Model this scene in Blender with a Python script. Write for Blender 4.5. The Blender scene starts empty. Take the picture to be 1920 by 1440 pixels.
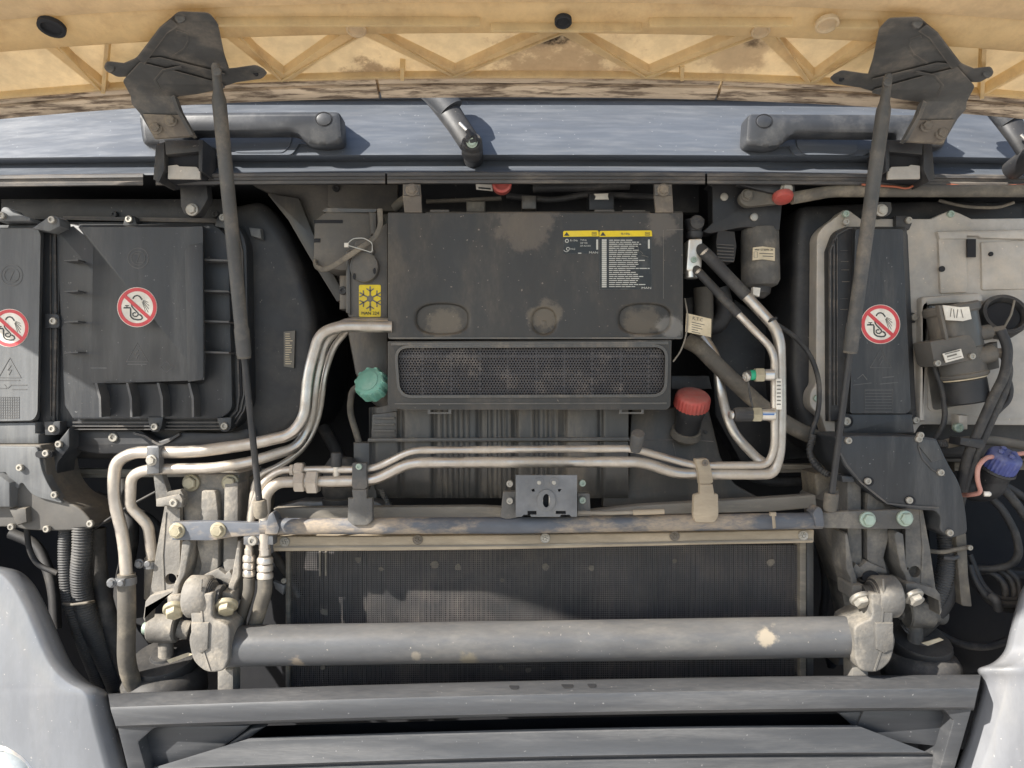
import bpy, bmesh, math, random
from mathutils import Vector, Matrix, Quaternion
from mathutils.geometry import tessellate_polygon
random.seed(7)
R = math.radians
scene = bpy.context.scene
C = scene.collection

# ------------------------------------------------------------------ camera, sky, sun, exposure
CAM_D, CAM_Z, F = 1.13, 1.45, 1386.7          # metres in front of the bay plane, height, focal length in photo pixels
cam = bpy.data.objects.new("camera", bpy.data.cameras.new("camera")); C.objects.link(cam)
cam.location = (0, -CAM_D, CAM_Z); cam.rotation_euler = (R(90), 0, 0)
cam.data.sensor_width = 36; cam.data.lens = 26; cam.data.clip_start = 0.02; cam.data.clip_end = 3000
scene.camera = cam
SUN_DIR = Vector((1.35, 1.0, -1.15)).normalized()
world = bpy.data.worlds.new("World"); scene.world = world; world.use_nodes = True
wn = world.node_tree.nodes; wl = world.node_tree.links
sky = wn.new("ShaderNodeTexSky"); sky.sky_type = 'NISHITA'; sky.sun_disc = False
sky.sun_elevation = math.asin(-SUN_DIR.z); sky.sun_rotation = math.atan2(-SUN_DIR.x, -SUN_DIR.y)
wl.new(sky.outputs[0], wn["Background"].inputs[0]); wn["Background"].inputs[1].default_value = 0.10
sun = bpy.data.objects.new("sun", bpy.data.lights.new("sun", 'SUN')); C.objects.link(sun)
sun.data.energy = 4.5; sun.data.angle = R(0.5); sun.data.color = (1, 0.95, 0.87)
sun.location = (-3, -2, 5); sun.rotation_euler = SUN_DIR.to_track_quat('-Z', 'Y').to_euler()
vs = scene.view_settings; vs.view_transform = 'Standard'; vs.look = 'None'; vs.gamma = 1; vs.exposure = 1.12
scene.cycles.max_bounces = 8; scene.cycles.diffuse_bounces = 4; scene.cycles.use_denoising = True
scene.render.resolution_x = 1024; scene.render.resolution_y = 768

# ------------------------------------------------------------------ points
def P(u, v, y):
    d = y + CAM_D
    return Vector(((u - 960) / F * d, y, CAM_Z - (v - 720) / F * d))
def S(y): return (y + CAM_D) / F                # metres per photo pixel at depth y
def yy(y, u, v): return y(u, v) if callable(y) else y
def lerpv(*st):                                 # depth as a function of height in the photo
    def f(u, v):
        if v <= st[0][0]: return st[0][1]
        for (a, ya), (b, yb) in zip(st, st[1:]):
            if v <= b: return ya + (yb - ya) * (v - a) / (b - a)
        return st[-1][1]
    return f

# ------------------------------------------------------------------ materials
def mat(name, base, rough=.6, metal=0., dust=None, amt=.35, up=.35, scale=9., var=.18, speck=0., stretch=(1, 1, 1),
        bump=.12, bscale=90., spec=.5, spots=(), lo=.45, hi=.7, trans=0., coat=0., edge=.45):
    m = bpy.data.materials.new(name); m.use_nodes = True
    n = m.node_tree.nodes; l = m.node_tree.links
    b = n["Principled BSDF"]
    def N(t, **k):
        x = n.new(t)
        for a, c in k.items(): setattr(x, a, c)
        return x
    def val(o, i=0): return o.outputs[i]
    geo = N("ShaderNodeNewGeometry")
    mp = N("ShaderNodeMapping"); l.new(geo.outputs["Position"], mp.inputs[0]); mp.inputs["Scale"].default_value = stretch
    def noise(sc, det=6., rg=.6, src=mp, dist=0.):
        x = N("ShaderNodeTexNoise"); l.new(src.outputs[0], x.inputs["Vector"])
        x.inputs["Scale"].default_value = sc; x.inputs["Detail"].default_value = det; x.inputs["Roughness"].default_value = rg
        x.inputs["Distortion"].default_value = dist
        return x.outputs["Fac"]
    def rng(src, a, c, x0=0., x1=1.):
        x = N("ShaderNodeMapRange"); x.interpolation_type = 'SMOOTHSTEP'; l.new(src, x.inputs[0])
        for i, q in enumerate((a, c, x0, x1)): x.inputs[1 + i].default_value = q
        return x.outputs[0]
    def math_(op, a, c):
        x = N("ShaderNodeMath", operation=op)
        for i, q in enumerate((a, c)):
            if isinstance(q, (int, float)): x.inputs[i].default_value = q
            else: l.new(q, x.inputs[i])
        return x.outputs[0]
    def mix(fac, a, c):
        x = N("ShaderNodeMix", data_type='RGBA')
        if isinstance(fac, (int, float)): x.inputs[0].default_value = fac
        else: l.new(fac, x.inputs[0])
        for i, q in ((6, a), (7, c)):
            if isinstance(q, tuple): x.inputs[i].default_value = (*q[:3], 1)
            else: l.new(q, x.inputs[i])
        return x.outputs[2]
    nz1 = noise(scale)
    col = mix(rng(nz1, .3, .7), tuple(max(0, c * (1 - var)) for c in base), tuple(min(1, c * (1 + var)) for c in base))
    col = mix(rng(noise(48., 5., .7), .35, .65, 0., .28), col, tuple(c * .55 for c in base))
    ro = math_('ADD', rough - .12, math_('MULTIPLY', noise(scale * 2.3), .24))
    if dust:
        sep = N("ShaderNodeSeparateXYZ"); l.new(geo.outputs["Normal"], sep.inputs[0])
        upf = math_('MULTIPLY', math_('MAXIMUM', sep.outputs[2], 0.), up)
        nz2 = noise(scale * 1.7, 8., .65)
        df = math_('ADD', math_('MULTIPLY', rng(nz2, lo, hi), amt), math_('MULTIPLY', upf, rng(noise(scale * 6, 4.), .25, .65, .4, 1.)))
        fine = noise(240., 3.)
        df = math_('MULTIPLY', df, rng(fine, .2, .8, .6, 1.2))
        df = math_('MINIMUM', df, .95)
        if edge:
            bv = N("ShaderNodeBevel"); bv.samples = 3; bv.inputs[0].default_value = .0016
            dp = N("ShaderNodeVectorMath", operation='DOT_PRODUCT'); l.new(bv.outputs[0], dp.inputs[0]); l.new(geo.outputs["Normal"], dp.inputs[1])
            ef = rng(dp.outputs["Value"], .80, .985, edge, 0.)
            ef = math_('MULTIPLY', ef, rng(noise(35., 4.), .3, .6, .25, 1.))
            df = math_('MINIMUM', math_('ADD', df, ef), .95)
        col = mix(df, col, dust)
        ro = math_('ADD', math_('MULTIPLY', ro, math_('SUBTRACT', 1., df)), math_('MULTIPLY', df, .85))
        if speck:
            col = mix(math_('MULTIPLY', rng(noise(190., 2., .5, geo), .73 - speck * .05, .78 - speck * .05), .6), col, tuple(min(1, c * 1.5) for c in dust))
    for (pos, rad, c, st) in spots:
        d = N("ShaderNodeVectorMath", operation='DISTANCE'); l.new(geo.outputs["Position"], d.inputs[0]); d.inputs[1].default_value = pos
        f = math_('ADD', math_('DIVIDE', d.outputs["Value"], rad), math_('MULTIPLY', math_('SUBTRACT', noise(42., 7., .7, geo), .5), 2.2))
        col = mix(rng(f, .6, 1.05, st, 0.), col, c)
    l.new(col, b.inputs["Base Color"]); l.new(ro, b.inputs["Roughness"])
    if metal:
        if dust: l.new(math_('MULTIPLY', math_('SUBTRACT', 1., df), metal), b.inputs["Metallic"])
        else: b.inputs["Metallic"].default_value = metal
    b.inputs["Specular IOR Level"].default_value = spec
    if coat: b.inputs["Coat Weight"].default_value = coat
    if bump:
        bp = N("ShaderNodeBump"); bp.inputs["Strength"].default_value = bump; bp.inputs["Distance"].default_value = .002
        l.new(noise(bscale, 6., .6, geo), bp.inputs["Height"]); l.new(bp.outputs[0], b.inputs["Normal"])
    if trans:
        t = N("ShaderNodeBsdfTranslucent"); l.new(col, t.inputs[0])
        mx = N("ShaderNodeMixShader"); mx.inputs[0].default_value = trans
        l.new(b.outputs[0], mx.inputs[1]); l.new(t.outputs[0], mx.inputs[2]); l.new(mx.outputs[0], n["Material Output"].inputs[0])
    return m
TAN = (.42, .34, .24); TAN2 = (.33, .28, .21); PALE = (.55, .48, .38)
GREY = (.24, .235, .225)
M = {}
M['cream'] = mat("cream_fibreglass", (.86, .73, .52), .5, dust=(.45, .29, .17), amt=.35, up=0, lo=.5, hi=.8, scale=9, var=.06, bump=.15, trans=.55, edge=0,
                 spots=[(tuple(P(1045, 150, -.06)), .11, (.30, .19, .11), .5), (tuple(P(1040, 30, -.14)), .035, (.03, .02, .015), .95), (tuple(P(1380, 110, -.12)), .05, (.30, .19, .11), .35), (tuple(P(700, 160, -.06)), .05, (.22, .13, .07), .6), (tuple(P(1410, 40, -.14)), .03, (.1, .06, .04), .7)])
M['rib'] = mat("cream_fibreglass_rib", (.88, .73, .46), .42, dust=(.45, .28, .14), amt=.3, up=0, scale=12, var=.06, trans=.55, edge=0)
M['edge'] = mat("grimy_edge_strip", (.58, .47, .35), .8, dust=(.10, .07, .05), amt=.9, up=0, scale=55, lo=.45, hi=.60, stretch=(.16, 1, 1.3), bump=.6, bscale=160)
M['iron'] = mat("dusty_bracket_steel", (.075, .075, .074), .55, dust=(.25, .215, .175), amt=.5, up=.3, scale=11)
M['irontan'] = mat("dust_caked_bracket", (.15, .13, .11), .7, dust=(.36, .30, .22), amt=.6, up=.3, scale=14)
M['cowl'] = mat("blue_grey_cowl_plastic", (.100, .112, .132), .36, dust=(.24, .248, .26), amt=.3, up=0., scale=45, lo=.4, hi=.75, stretch=(.12, 1, 1.), bump=.01, speck=.3, edge=0, var=.06, spec=.6)
M['trim'] = mat("weathered_trim", (.06, .06, .062), .55, dust=(.22, .19, .16), amt=.7, up=.3, scale=20, stretch=(.25, 1, 1))
M['handle'] = mat("dark_handle_plastic", (.038, .041, .047), .42, dust=GREY, amt=.2, up=.15, scale=12)
M['black'] = mat("black_plastic", (.022, .023, .026), .48, dust=(.17, .155, .135), amt=.22, up=.3, scale=7, speck=.25)
M['blackdust'] = mat("dusty_black_plastic", (.038, .036, .033), .42, dust=(.19, .16, .125), amt=.36, up=.5, scale=6, speck=.35, stretch=(1, 1, .4),
                     spots=[(tuple(P(829, 606, .03)), .030, (.20, .165, .12), .4), (tuple(P(1020, 590, .03)), .028, (.20, .165, .12), .45), (tuple(P(1209, 606, .03)), .030, (.20, .165, .12), .35), (tuple(P(985, 415, .03)), .05, (.17, .14, .11), .45), (tuple(P(1240, 420, .03)), .03, (.2, .17, .14), .4), (tuple(P(1255, 615, .03)), .022, (.26, .25, .23), .5), (tuple(P(1190, 665, .03)), .03, (.27, .22, .18), .4)])
M['cover'] = mat("grey_black_cover_plastic", (.030, .033, .038), .42, dust=(.17, .17, .165), amt=.36, up=.3, scale=5, speck=.3, stretch=(2.2, 1, .3))
M['lid'] = mat("brushed_dust_cover", (.11, .115, .12), .6, dust=(.26, .26, .25), amt=.4, up=.3, scale=8, stretch=(2.5, 1, .25))
M['greyp'] = mat("grey_plastic", (.10, .095, .088), .6, dust=TAN2, amt=.25, up=.4, scale=6)
M['alu'] = mat("dusty_aluminium_pipe", (.58, .54, .49), .30, metal=.95, dust=(.42, .35, .26), amt=.5, up=.25, scale=10, lo=.38, hi=.62)
M['aluclean'] = mat("aluminium", (.70, .68, .64), .32, metal=.9, dust=(.5, .44, .35), amt=.25, up=.2, scale=12)
M['cast'] = mat("dusty_sunlit_cast_iron", (.18, .17, .155), .65, dust=(.42, .37, .30), amt=.7, up=.45, scale=14, bump=.6, bscale=140)  # paler cast iron; sunlight on the left castings is put into its colour
M['castdark'] = mat("dark_shaded_cast_iron", (.105, .102, .097), .6, dust=(.29, .26, .215), amt=.6, up=.5, scale=13, bump=.6, bscale=140)  # darker copy; shade on the right mount and arm is put into its colour
M['beam'] = mat("patchy_painted_steel", (.10, .11, .13), .5, dust=(.37, .30, .22), amt=.8, up=.05, scale=10, lo=.46, hi=.62, stretch=(.6, 1, 1.6))
M['bar'] = mat("painted_torsion_tube", (.085, .088, .094), .34, dust=(.24, .22, .19), amt=.3, up=.25, scale=9, speck=.25, stretch=(.35, 1, 1), lo=.45, hi=.75,
               spots=[(tuple(P(1440, 1195, -.04)), .019, (.36, .31, .235), .8), (tuple(P(1527, 1196, -.04)), .007, (.4, .36, .29), .6), (tuple(P(1450, 1165, -.03)), .013, (.35, .31, .24), .5), (tuple(P(560, 1232, -.02)), .016, (.32, .26, .19), .6), (tuple(P(645, 1230, -.02)), .007, (.4, .34, .25), .7), (tuple(P(780, 1228, -.03)), .010, (.3, .26, .2), .5), (tuple(P(880, 1232, -.02)), .018, (.22, .19, .13), .6)])
M['tanstrip'] = mat("dust_covered_strip", (.36, .30, .22), .8, dust=(.50, .41, .30), amt=.8, up=.2, scale=9, stretch=(.5, 1, 2), bump=.3)
M['rail'] = mat("dusty_rail", (.20, .18, .15), .7, dust=(.42, .37, .29), amt=.8, up=.3, scale=8, stretch=(.4, 1, 2))
M['zinc'] = mat("zinc_bolt", (.42, .40, .36), .45, metal=.6, dust=(.42, .38, .31), amt=.5, up=.2, scale=40)
M['green_bolt'] = mat("green_passivated_bolt", (.38, .48, .41), .5, metal=.4, dust=(.45, .42, .34), amt=.35, up=.2, scale=40)
M['yellow_bolt'] = mat("yellow_zinc_bolt", (.42, .38, .27), .5, metal=.4, dust=(.45, .39, .29), amt=.5, up=.2, scale=30)
M['hose'] = mat("rubber_hose", (.03, .03, .032), .6, dust=(.22, .20, .17), amt=.35, up=.25, scale=12)
M['hosetan'] = mat("dusty_rubber_hose", (.11, .10, .085), .7, dust=(.34, .29, .22), amt=.6, up=.4, scale=9)
M['corr'] = mat("corrugated_conduit", (.05, .05, .052), .6, dust=(.20, .19, .17), amt=.35, up=.3, scale=10)
M['silver'] = mat("dusty_silver_plate", (.46, .435, .40), .55, metal=.3, dust=(.56, .49, .40), amt=.7, up=.3, scale=7, lo=.4, hi=.7, bump=.2, speck=.3)
M['tank'] = mat("grey_tank_plastic", (.088, .086, .082), .36, dust=(.28, .24, .19), amt=.6, up=.6, scale=9, stretch=(1, 1, .35))
M['green'] = mat("green_cap_plastic", (.16, .40, .31), .6, dust=(.35, .44, .38), amt=.3, up=.3, scale=25)
M['red'] = mat("red_cap_plastic", (.45, .075, .06), .6, dust=(.34, .18, .15), amt=.4, up=.7, scale=15)
M['blue'] = mat("blue_cap_plastic", (.06, .08, .27), .5, dust=(.30, .31, .40), amt=.4, up=.35, scale=25)
M['fender'] = mat("silver_blue_paint", (.19, .20, .218), .32, dust=(.32, .31, .29), amt=.2, up=.15, scale=12, stretch=(1, 1, .3), speck=.5, coat=.3, edge=0, var=.04, bump=.02)
M['fenderw'] = mat("white_paint", (.20, .206, .222), .34, dust=(.30, .29, .27), amt=.2, up=.1, scale=12, stretch=(1, 1, .3), speck=.5, coat=.3, edge=0, var=.04, bump=.02)
M['bumper'] = mat("grey_bumper_plastic", (.052, .055, .061), .40, dust=(.17, .167, .165), amt=.4, up=.25, scale=5, speck=.4, stretch=(.25, 1, 3), bump=.06)
M['dark'] = mat("shade_black", (.013, .014, .018), .8, dust=(.04, .038, .035), amt=.2, up=.2, scale=6)  # near-black: the shade of voids, holes and slots is put in its colour
M['core'] = mat("radiator_core", (.035, .034, .035), .6, dust=(.19, .165, .14), amt=.5, up=0, scale=7)
M['tubes'] = mat("radiator_fin_aluminium", (.05, .05, .052), .5, metal=.3, dust=(.17, .15, .125), amt=.6, up=0, scale=9, stretch=(1, 1, .3), edge=0)
M['mesh'] = mat("radiator_screen_wire", (.10, .10, .105), .5, metal=.4, dust=(.22, .19, .17), amt=.5, up=0, scale=9)
M['grille'] = mat("perforated_grille_plastic", (.040, .038, .041), .5, dust=(.20, .175, .155), amt=.6, up=.1, scale=14, lo=.48, hi=.72)
M['steel'] = mat("galvanised_steel", (.17, .175, .185), .42, metal=.5, dust=(.25, .24, .22), amt=.4, up=.2, scale=18)
M['bright'] = mat("bright_steel", (.75, .72, .66), .3, metal=.9, dust=PALE, amt=.2, up=.1)
M['white'] = mat("white_sticker", (.80, .76, .68), .5, dust=(.6, .53, .42), amt=.25, up=0, bump=0, scale=30)
M['paper'] = mat("aged_paper_label", (.66, .57, .41), .7, dust=(.45, .36, .22), amt=.5, up=0, bump=.1, scale=30)
M['redprint'] = mat("red_print", (.62, .07, .08), .5, bump=0, scale=30, var=.08)
M['ink'] = mat("dark_print", (.035, .04, .04), .5, bump=0)
M['inkgrey'] = mat("grey_print", (.16, .15, .13), .6, bump=0)
M['pale_print'] = mat("white_print", (.50, .50, .46), .5, bump=0)
M['yellow'] = mat("yellow_sticker", (.80, .60, .015), .5, dust=(.42, .34, .16), amt=.35, up=0, edge=0, bump=0, scale=20, var=.06)
M['blacklabel'] = mat("black_label", (.018, .02, .02), .35, dust=(.2, .2, .19), amt=.2, up=0, bump=0, scale=25)
M['emboss'] = mat("embossed_plastic_dust", (.085, .087, .09), .55, dust=(.2, .19, .18), amt=.4, up=.2, bump=0)
M['wireorange'] = mat("orange_wire", (.42, .12, .06), .5)
M['pink'] = mat("pink_tube", (.55, .27, .22), .45, dust=PALE, amt=.3, up=.1)
M['greenring'] = mat("green_ring", (.02, .38, .2), .4)
M['glass'] = mat("clear_lamp_glass", (.55, .6, .62), .12, bump=.3, bscale=40, coat=.6)
M['ground'] = mat("pale_concrete", (.46, .43, .39), .85, dust=(.36, .33, .29), amt=.5, up=0, scale=1.2, bump=.3, bscale=30)
M['bluestripe'] = mat("blue_stripe", (.08, .18, .42), .4)
M['windscreen'] = mat("tinted_glass", (.02, .025, .03), .08, bump=0, spec=.8)

# ------------------------------------------------------------------ object helpers
def empty(name, label, cat, loc, group=None):
    o = bpy.data.objects.new(name, None); C.objects.link(o); o.location = loc
    o.empty_display_size = .03
    o["label"] = label; o["category"] = cat
    if group: o["group"] = group
    return o
def thing(name, label, cat, u, v, y, group=None): return empty(name, label, cat, P(u, v, y), group)
def tag(o, label, cat, group=None):
    o["label"] = label; o["category"] = cat
    if group: o["group"] = group
    return o
def world_loc(o):
    l = Vector((0, 0, 0))
    while o: l = l + o.location; o = o.parent
    return l
def rounded(pts, n=4):
    out = []; k = len(pts)
    for i, p in enumerate(pts):
        r = p[2] if len(p) > 2 else 0
        a = Vector(p[:2])
        if r <= 0: out.append(a); continue
        b = Vector(pts[i - 1][:2]); c = Vector(pts[(i + 1) % k][:2])
        d1 = (b - a); d2 = (c - a)
        t = min(r, d1.length * .49, d2.length * .49)
        p1 = a + d1.normalized() * t; p2 = a + d2.normalized() * t
        for j in range(n + 1):
            q = j / n
            out.append(p1 * (1 - q) ** 2 + a * 2 * q * (1 - q) + p2 * q * q)
    return out
def fillet(pts, r, n=6):
    out = [pts[0]]
    for i in range(1, len(pts) - 1):
        a, b, c = pts[i], pts[i - 1], pts[i + 1]
        d1, d2 = b - a, c - a
        t = min(r, d1.length * .48, d2.length * .48)
        p1 = a + d1.normalized() * t; p2 = a + d2.normalized() * t
        for j in range(n + 1):
            q = j / n
            out.append(p1 * (1 - q) ** 2 + a * 2 * q * (1 - q) + p2 * q * q)
    out.append(pts[-1]); return out
def rect(u0, v0, u1, v1, r=0): return [(u0, v0, r), (u1, v0, r), (u1, v1, r), (u0, v1, r)]
def circ(u, v, rx, ry=None, n=20): return [(u + rx * math.cos(2 * math.pi * i / n), v + (ry or rx) * math.sin(2 * math.pi * i / n)) for i in range(n)]

class MB:
    def __init__(s): s.bm = bmesh.new()
    def add(s, bm2):
        me = bpy.data.meshes.new("tmp"); bm2.to_mesh(me); bm2.free(); s.bm.from_mesh(me); bpy.data.meshes.remove(me); return s
    def prism(s, pts, y, depth, bev=0., holes=(), n=4, inset=0, seg=2):
        """outline in photo pixels, front face at depth y, extruded straight back"""
        lp = [Vector(p) for p in rounded(pts, n)]
        loops = [lp] + [[Vector(p[:2]) for p in h] for h in holes]
        bm = bmesh.new(); dv = Vector((0, depth, 0))
        F3 = [[P(p.x, p.y, yy(y, p.x, p.y)) for p in L] for L in loops]
        fr = [[bm.verts.new(p) for p in L] for L in F3]
        bk = [[bm.verts.new(p + dv) for p in L] for L in F3]
        if holes or callable(y):
            tri = tessellate_polygon([[Vector((p.x, p.y, 0)) for p in L] for L in loops])
            ff = [x for L in fr for x in L]; bb = [x for L in bk for x in L]
            for t in tri:
                try:
                    bm.faces.new([ff[i] for i in t]); bm.faces.new([bb[i] for i in reversed(t)])
                except ValueError: pass
        else:
            bm.faces.new(fr[0]); bm.faces.new(list(reversed(bk[0])))
        for a, b in zip(fr, bk):
            k = len(a)
            for i in range(k): bm.faces.new((a[i], b[i], b[(i + 1) % k], a[(i + 1) % k]))
        bmesh.ops.recalc_face_normals(bm, faces=bm.faces)
        if bev and not holes and not callable(y):
            es = []
            for i in range(len(fr[0])):
                e = bm.edges.get((fr[0][i], fr[0][(i + 1) % len(fr[0])]))
                if e: es.append(e)
            bmesh.ops.bevel(bm, geom=es, offset=bev, segments=seg, profile=.5, affect='EDGES', clamp_overlap=True)
        return s.add(bm)
    def box(s, u0, v0, u1, v1, y, depth, bev=0., r=0): return s.prism(rect(u0, v0, u1, v1, r), y, depth, bev)
    def frustum(s, p0, p1, y0, y1, closed=True):
        """front polygon p0 at y0, same-count polygon p1 at y1 behind it"""
        bm = bmesh.new()
        R0 = [p[2] if len(p) > 2 else 0 for p in p0]; R1 = [p[2] if len(p) > 2 else 0 for p in p1]
        p0 = [(*p[:2], q or (r and .5)) for p, q, r in zip(p0, R0, R1)]; p1 = [(*p[:2], r or (q and .5)) for p, q, r in zip(p1, R0, R1)]
        a = [bm.verts.new(P(p[0], p[1], y0)) for p in rounded(p0)]; b = [bm.verts.new(P(p[0], p[1], y1)) for p in rounded(p1)]
        bm.faces.new(a)
        if closed: bm.faces.new(list(reversed(b)))
        for i in range(len(a)): bm.faces.new((a[i], b[i], b[(i + 1) % len(a)], a[(i + 1) % len(a)]))
        bmesh.ops.recalc_face_normals(bm, faces=bm.faces)
        if not closed:
            pass
        return s.add(bm)
    def sweep(s, pts, rad, seg=14, caps=True, flat=1.):
        bm = bmesh.new(); rings = []; k = len(pts)
        nrm = None
        for i, p in enumerate(pts):
            t = (pts[min(i + 1, k - 1)] - pts[max(i - 1, 0)]).normalized()
            if nrm is None:
                nrm = Vector((0, -1, 0)) if abs(t.y) < .9 else Vector((0, 0, 1))
            nrm = (nrm - t * nrm.dot(t)).normalized(); bn = t.cross(nrm)
            r = rad[i] if isinstance(rad, (list, tuple)) else rad
            rings.append([bm.verts.new(p + (nrm * math.cos(2 * math.pi * j / seg) * flat + bn * math.sin(2 * math.pi * j / seg)) * r) for j in range(seg)])
        for a, b in zip(rings, rings[1:]):
            for j in range(seg): bm.faces.new((a[j], a[(j + 1) % seg], b[(j + 1) % seg], b[j]))
        if caps: bm.faces.new(list(reversed(rings[0]))); bm.faces.new(rings[-1])
        bmesh.ops.recalc_face_normals(bm, faces=bm.faces)
        return s.add(bm)
    def tube(s, path, rpx, bend=20, seg=14, flat=1., n=7):
        pts = [P(*p) for p in path]; ym = sum(p[2] for p in path) / len(path)
        return s.sweep(fillet(pts, bend * S(ym), n), rpx * S(ym), seg, True, flat)
    def corr(s, path, rpx, bend=40, pitch=4., depth=.16, seg=14):
        pts = [P(*p) for p in path]; ym = sum(p[2] for p in path) / len(path)
        pts = fillet(pts, bend * S(ym), 8); r = rpx * S(ym); st = pitch * S(ym) / 4
        res = []; rad = []; acc = 0; i = 0
        for a, b in zip(pts, pts[1:]):
            L = (b - a).length; nn = max(1, int(L / st))
            for j in range(nn):
                res.append(a.lerp(b, j / nn)); i += 1; rad.append(r * (1 if i % 4 in (0, 1) else 1 - depth))
        return s.sweep(res, rad, seg)
    def lathe(s, c, axis, prof, seg=24, flute=0, fdepth=0., fr=(0, 99)):
        """profile of (height along axis, radius) in metres"""
        axis = Vector(axis).normalized()
        up = Vector((0, 0, 1)) if abs(axis.z) < .9 else Vector((1, 0, 0))
        e1 = axis.cross(up).normalized(); e2 = axis.cross(e1)
        bm = bmesh.new(); rings = []
        for i, (h, r) in enumerate(prof):
            ring = []
            for j in range(seg):
                a = 2 * math.pi * j / seg; rr = r
                if flute and fr[0] <= i <= fr[1]: rr = r * (1 - fdepth * (1 if (j * flute * 2 // seg) % 2 else 0))
                ring.append(bm.verts.new(c + axis * h + (e1 * math.cos(a) + e2 * math.sin(a)) * max(rr, 1e-5)))
            rings.append(ring)
        for a, b in zip(rings, rings[1:]):
            for j in range(seg): bm.faces.new((a[j], a[(j + 1) % seg], b[(j + 1) % seg], b[j]))
        bm.faces.new(list(reversed(rings[0]))); bm.faces.new(rings[-1])
        bmesh.ops.recalc_face_normals(bm, faces=bm.faces)
        return s.add(bm)
    def cyl(s, a, b, rpx, seg=20, bev=.08):
        A, B = P(*a), P(*b); r = rpx * S((a[2] + b[2]) / 2); L = (B - A).length; k = bev * r
        return s.lathe(A, B - A, [(0, r - k), (k, r), (L - k, r), (L, r - k)], seg)
    def stroke(s, pts, y, w, depth=.0006, closed=False, n=5):
        """a thin raised line (width w in photo pixels)"""
        pl = [Vector(p[:2]) for p in pts]
        if closed: pl = pl + [pl[0]]
        bm = bmesh.new(); L = []
        for i, p in enumerate(pl):
            a = pl[i - 1] if i > 0 else (pl[-2] if closed else p); b = pl[i + 1] if i < len(pl) - 1 else (pl[1] if closed else p)
            t = (b - a)
            if t.length < 1e-6: t = Vector((1, 0))
            t.normalize(); nn = Vector((-t.y, t.x)) * w / 2
            q = []
            for sg in (1, -1):
                pp = p + nn * sg; f = P(pp.x, pp.y, yy(y, pp.x, pp.y)); q += [bm.verts.new(f), bm.verts.new(f + Vector((0, depth, 0)))]
            L.append(q)
        for a, b in zip(L, L[1:]):
            bm.faces.new((a[0], b[0], b[2], a[2])); bm.faces.new((a[0], a[1], b[1], b[0])); bm.faces.new((a[2], b[2], b[3], a[3]))
        if not closed:
            for q in (L[0], L[-1]): bm.faces.new((q[0], q[2], q[3], q[1]))
        bmesh.ops.recalc_face_normals(bm, faces=bm.faces)
        return s.add(bm)
    def grid(s, fn, nu, nv, thick=None):
        bm = bmesh.new(); g = [[bm.verts.new(fn(i / nu, j / nv)) for j in range(nv + 1)] for i in range(nu + 1)]
        for i in range(nu):
            for j in range(nv): bm.faces.new((g[i][j], g[i + 1][j], g[i + 1][j + 1], g[i][j + 1]))
        if thick is not None:
            bk = [[bm.verts.new(x.co + thick) for x in row] for row in g]
            for i in range(nu):
                for j in range(nv): bm.faces.new((bk[i][j], bk[i][j + 1], bk[i + 1][j + 1], bk[i + 1][j]))
            rim = [(i, 0) for i in range(nu)] + [(nu, j) for j in range(nv)] + [(i, nv) for i in range(nu, 0, -1)] + [(0, j) for j in range(nv, 0, -1)]
            for (a, b), (c, d) in zip(rim, rim[1:] + rim[:1]): bm.faces.new((g[a][b], bk[a][b], bk[c][d], g[c][d]))
            bmesh.ops.recalc_face_normals(bm, faces=bm.faces)
        return s.add(bm)
    def build(s, name, m, parent=None, label=None, ang=38, loc=None, kind=None):
        if parent is not None: o0 = world_loc(parent)
        else:
            o0 = loc
            if o0 is None:
                lo = Vector((1e9,) * 3); hi = Vector((-1e9,) * 3)
                for x in s.bm.verts:
                    for q in range(3): lo[q] = min(lo[q], x.co[q]); hi[q] = max(hi[q], x.co[q])
                o0 = Vector(((lo.x + hi.x) / 2, (lo.y + hi.y) / 2, lo.z))
        for x in s.bm.verts: x.co -= o0
        me = bpy.data.meshes.new(name); s.bm.to_mesh(me); s.bm.free()
        me.materials.append(M[m] if isinstance(m, str) else m)
        for p in me.polygons: p.use_smooth = True
        me.set_sharp_from_angle(angle=R(ang))
        o = bpy.data.objects.new(name, me); C.objects.link(o)
        if parent is not None: o.parent = parent
        else: o.location = o0
        if label: o["label"] = label
        if kind: o["kind"] = kind
        return o

_bolts = {}
def bolt_mesh(kind, m):
    if (kind, m) in _bolts: return _bolts[kind, m]
    b = MB(); O = Vector((0, 0, 0)); A = (0, -1, 0)
    if kind == 'hex':        # flange bolt
        b.lathe(O, A, [(-.3, 1.3), (.1, 1.3), (.2, 1.22), (.26, .95)], 20)
        b.lathe(O, A, [(.2, 1.0), (.75, 1.0), (.9, .84)], 6)
        b.lathe(O, A, [(.85, .5), (.93, .46), (.93, .05)], 14)
    elif kind == 'screw':    # round socket screw
        b.lathe(O, A, [(-.6, 1.), (.25, 1.), (.45, .85), (.45, .5), (.1, .42), (.1, .05)], 16)
    elif kind == 'clip':     # push clip with a star centre
        b.lathe(O, A, [(-.2, 1.), (.1, 1.), (.2, .92), (.12, .8), (.12, .3)], 18)
        for i in range(6):
            a = i * math.pi / 3
            b.lathe(Vector((math.cos(a) * .5, 0, math.sin(a) * .5)), A, [(0, .2), (.32, .18), (.36, .1)], 6)
        b.lathe(O, A, [(0, .28), (.4, .24), (.45, .1)], 10)
    elif kind == 'rivet':
        b.lathe(O, A, [(-.3, 1.), (.15, 1.), (.3, .8), (.35, .3)], 14)
    for v in b.bm.verts: pass
    me = bpy.data.meshes.new("bolt"); b.bm.to_mesh(me); b.bm.free(); me.materials.append(M[m])
    for p in me.polygons: p.use_smooth = True
    me.set_sharp_from_angle(angle=R(30))
    _bolts[kind, m] = me; return me
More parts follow.
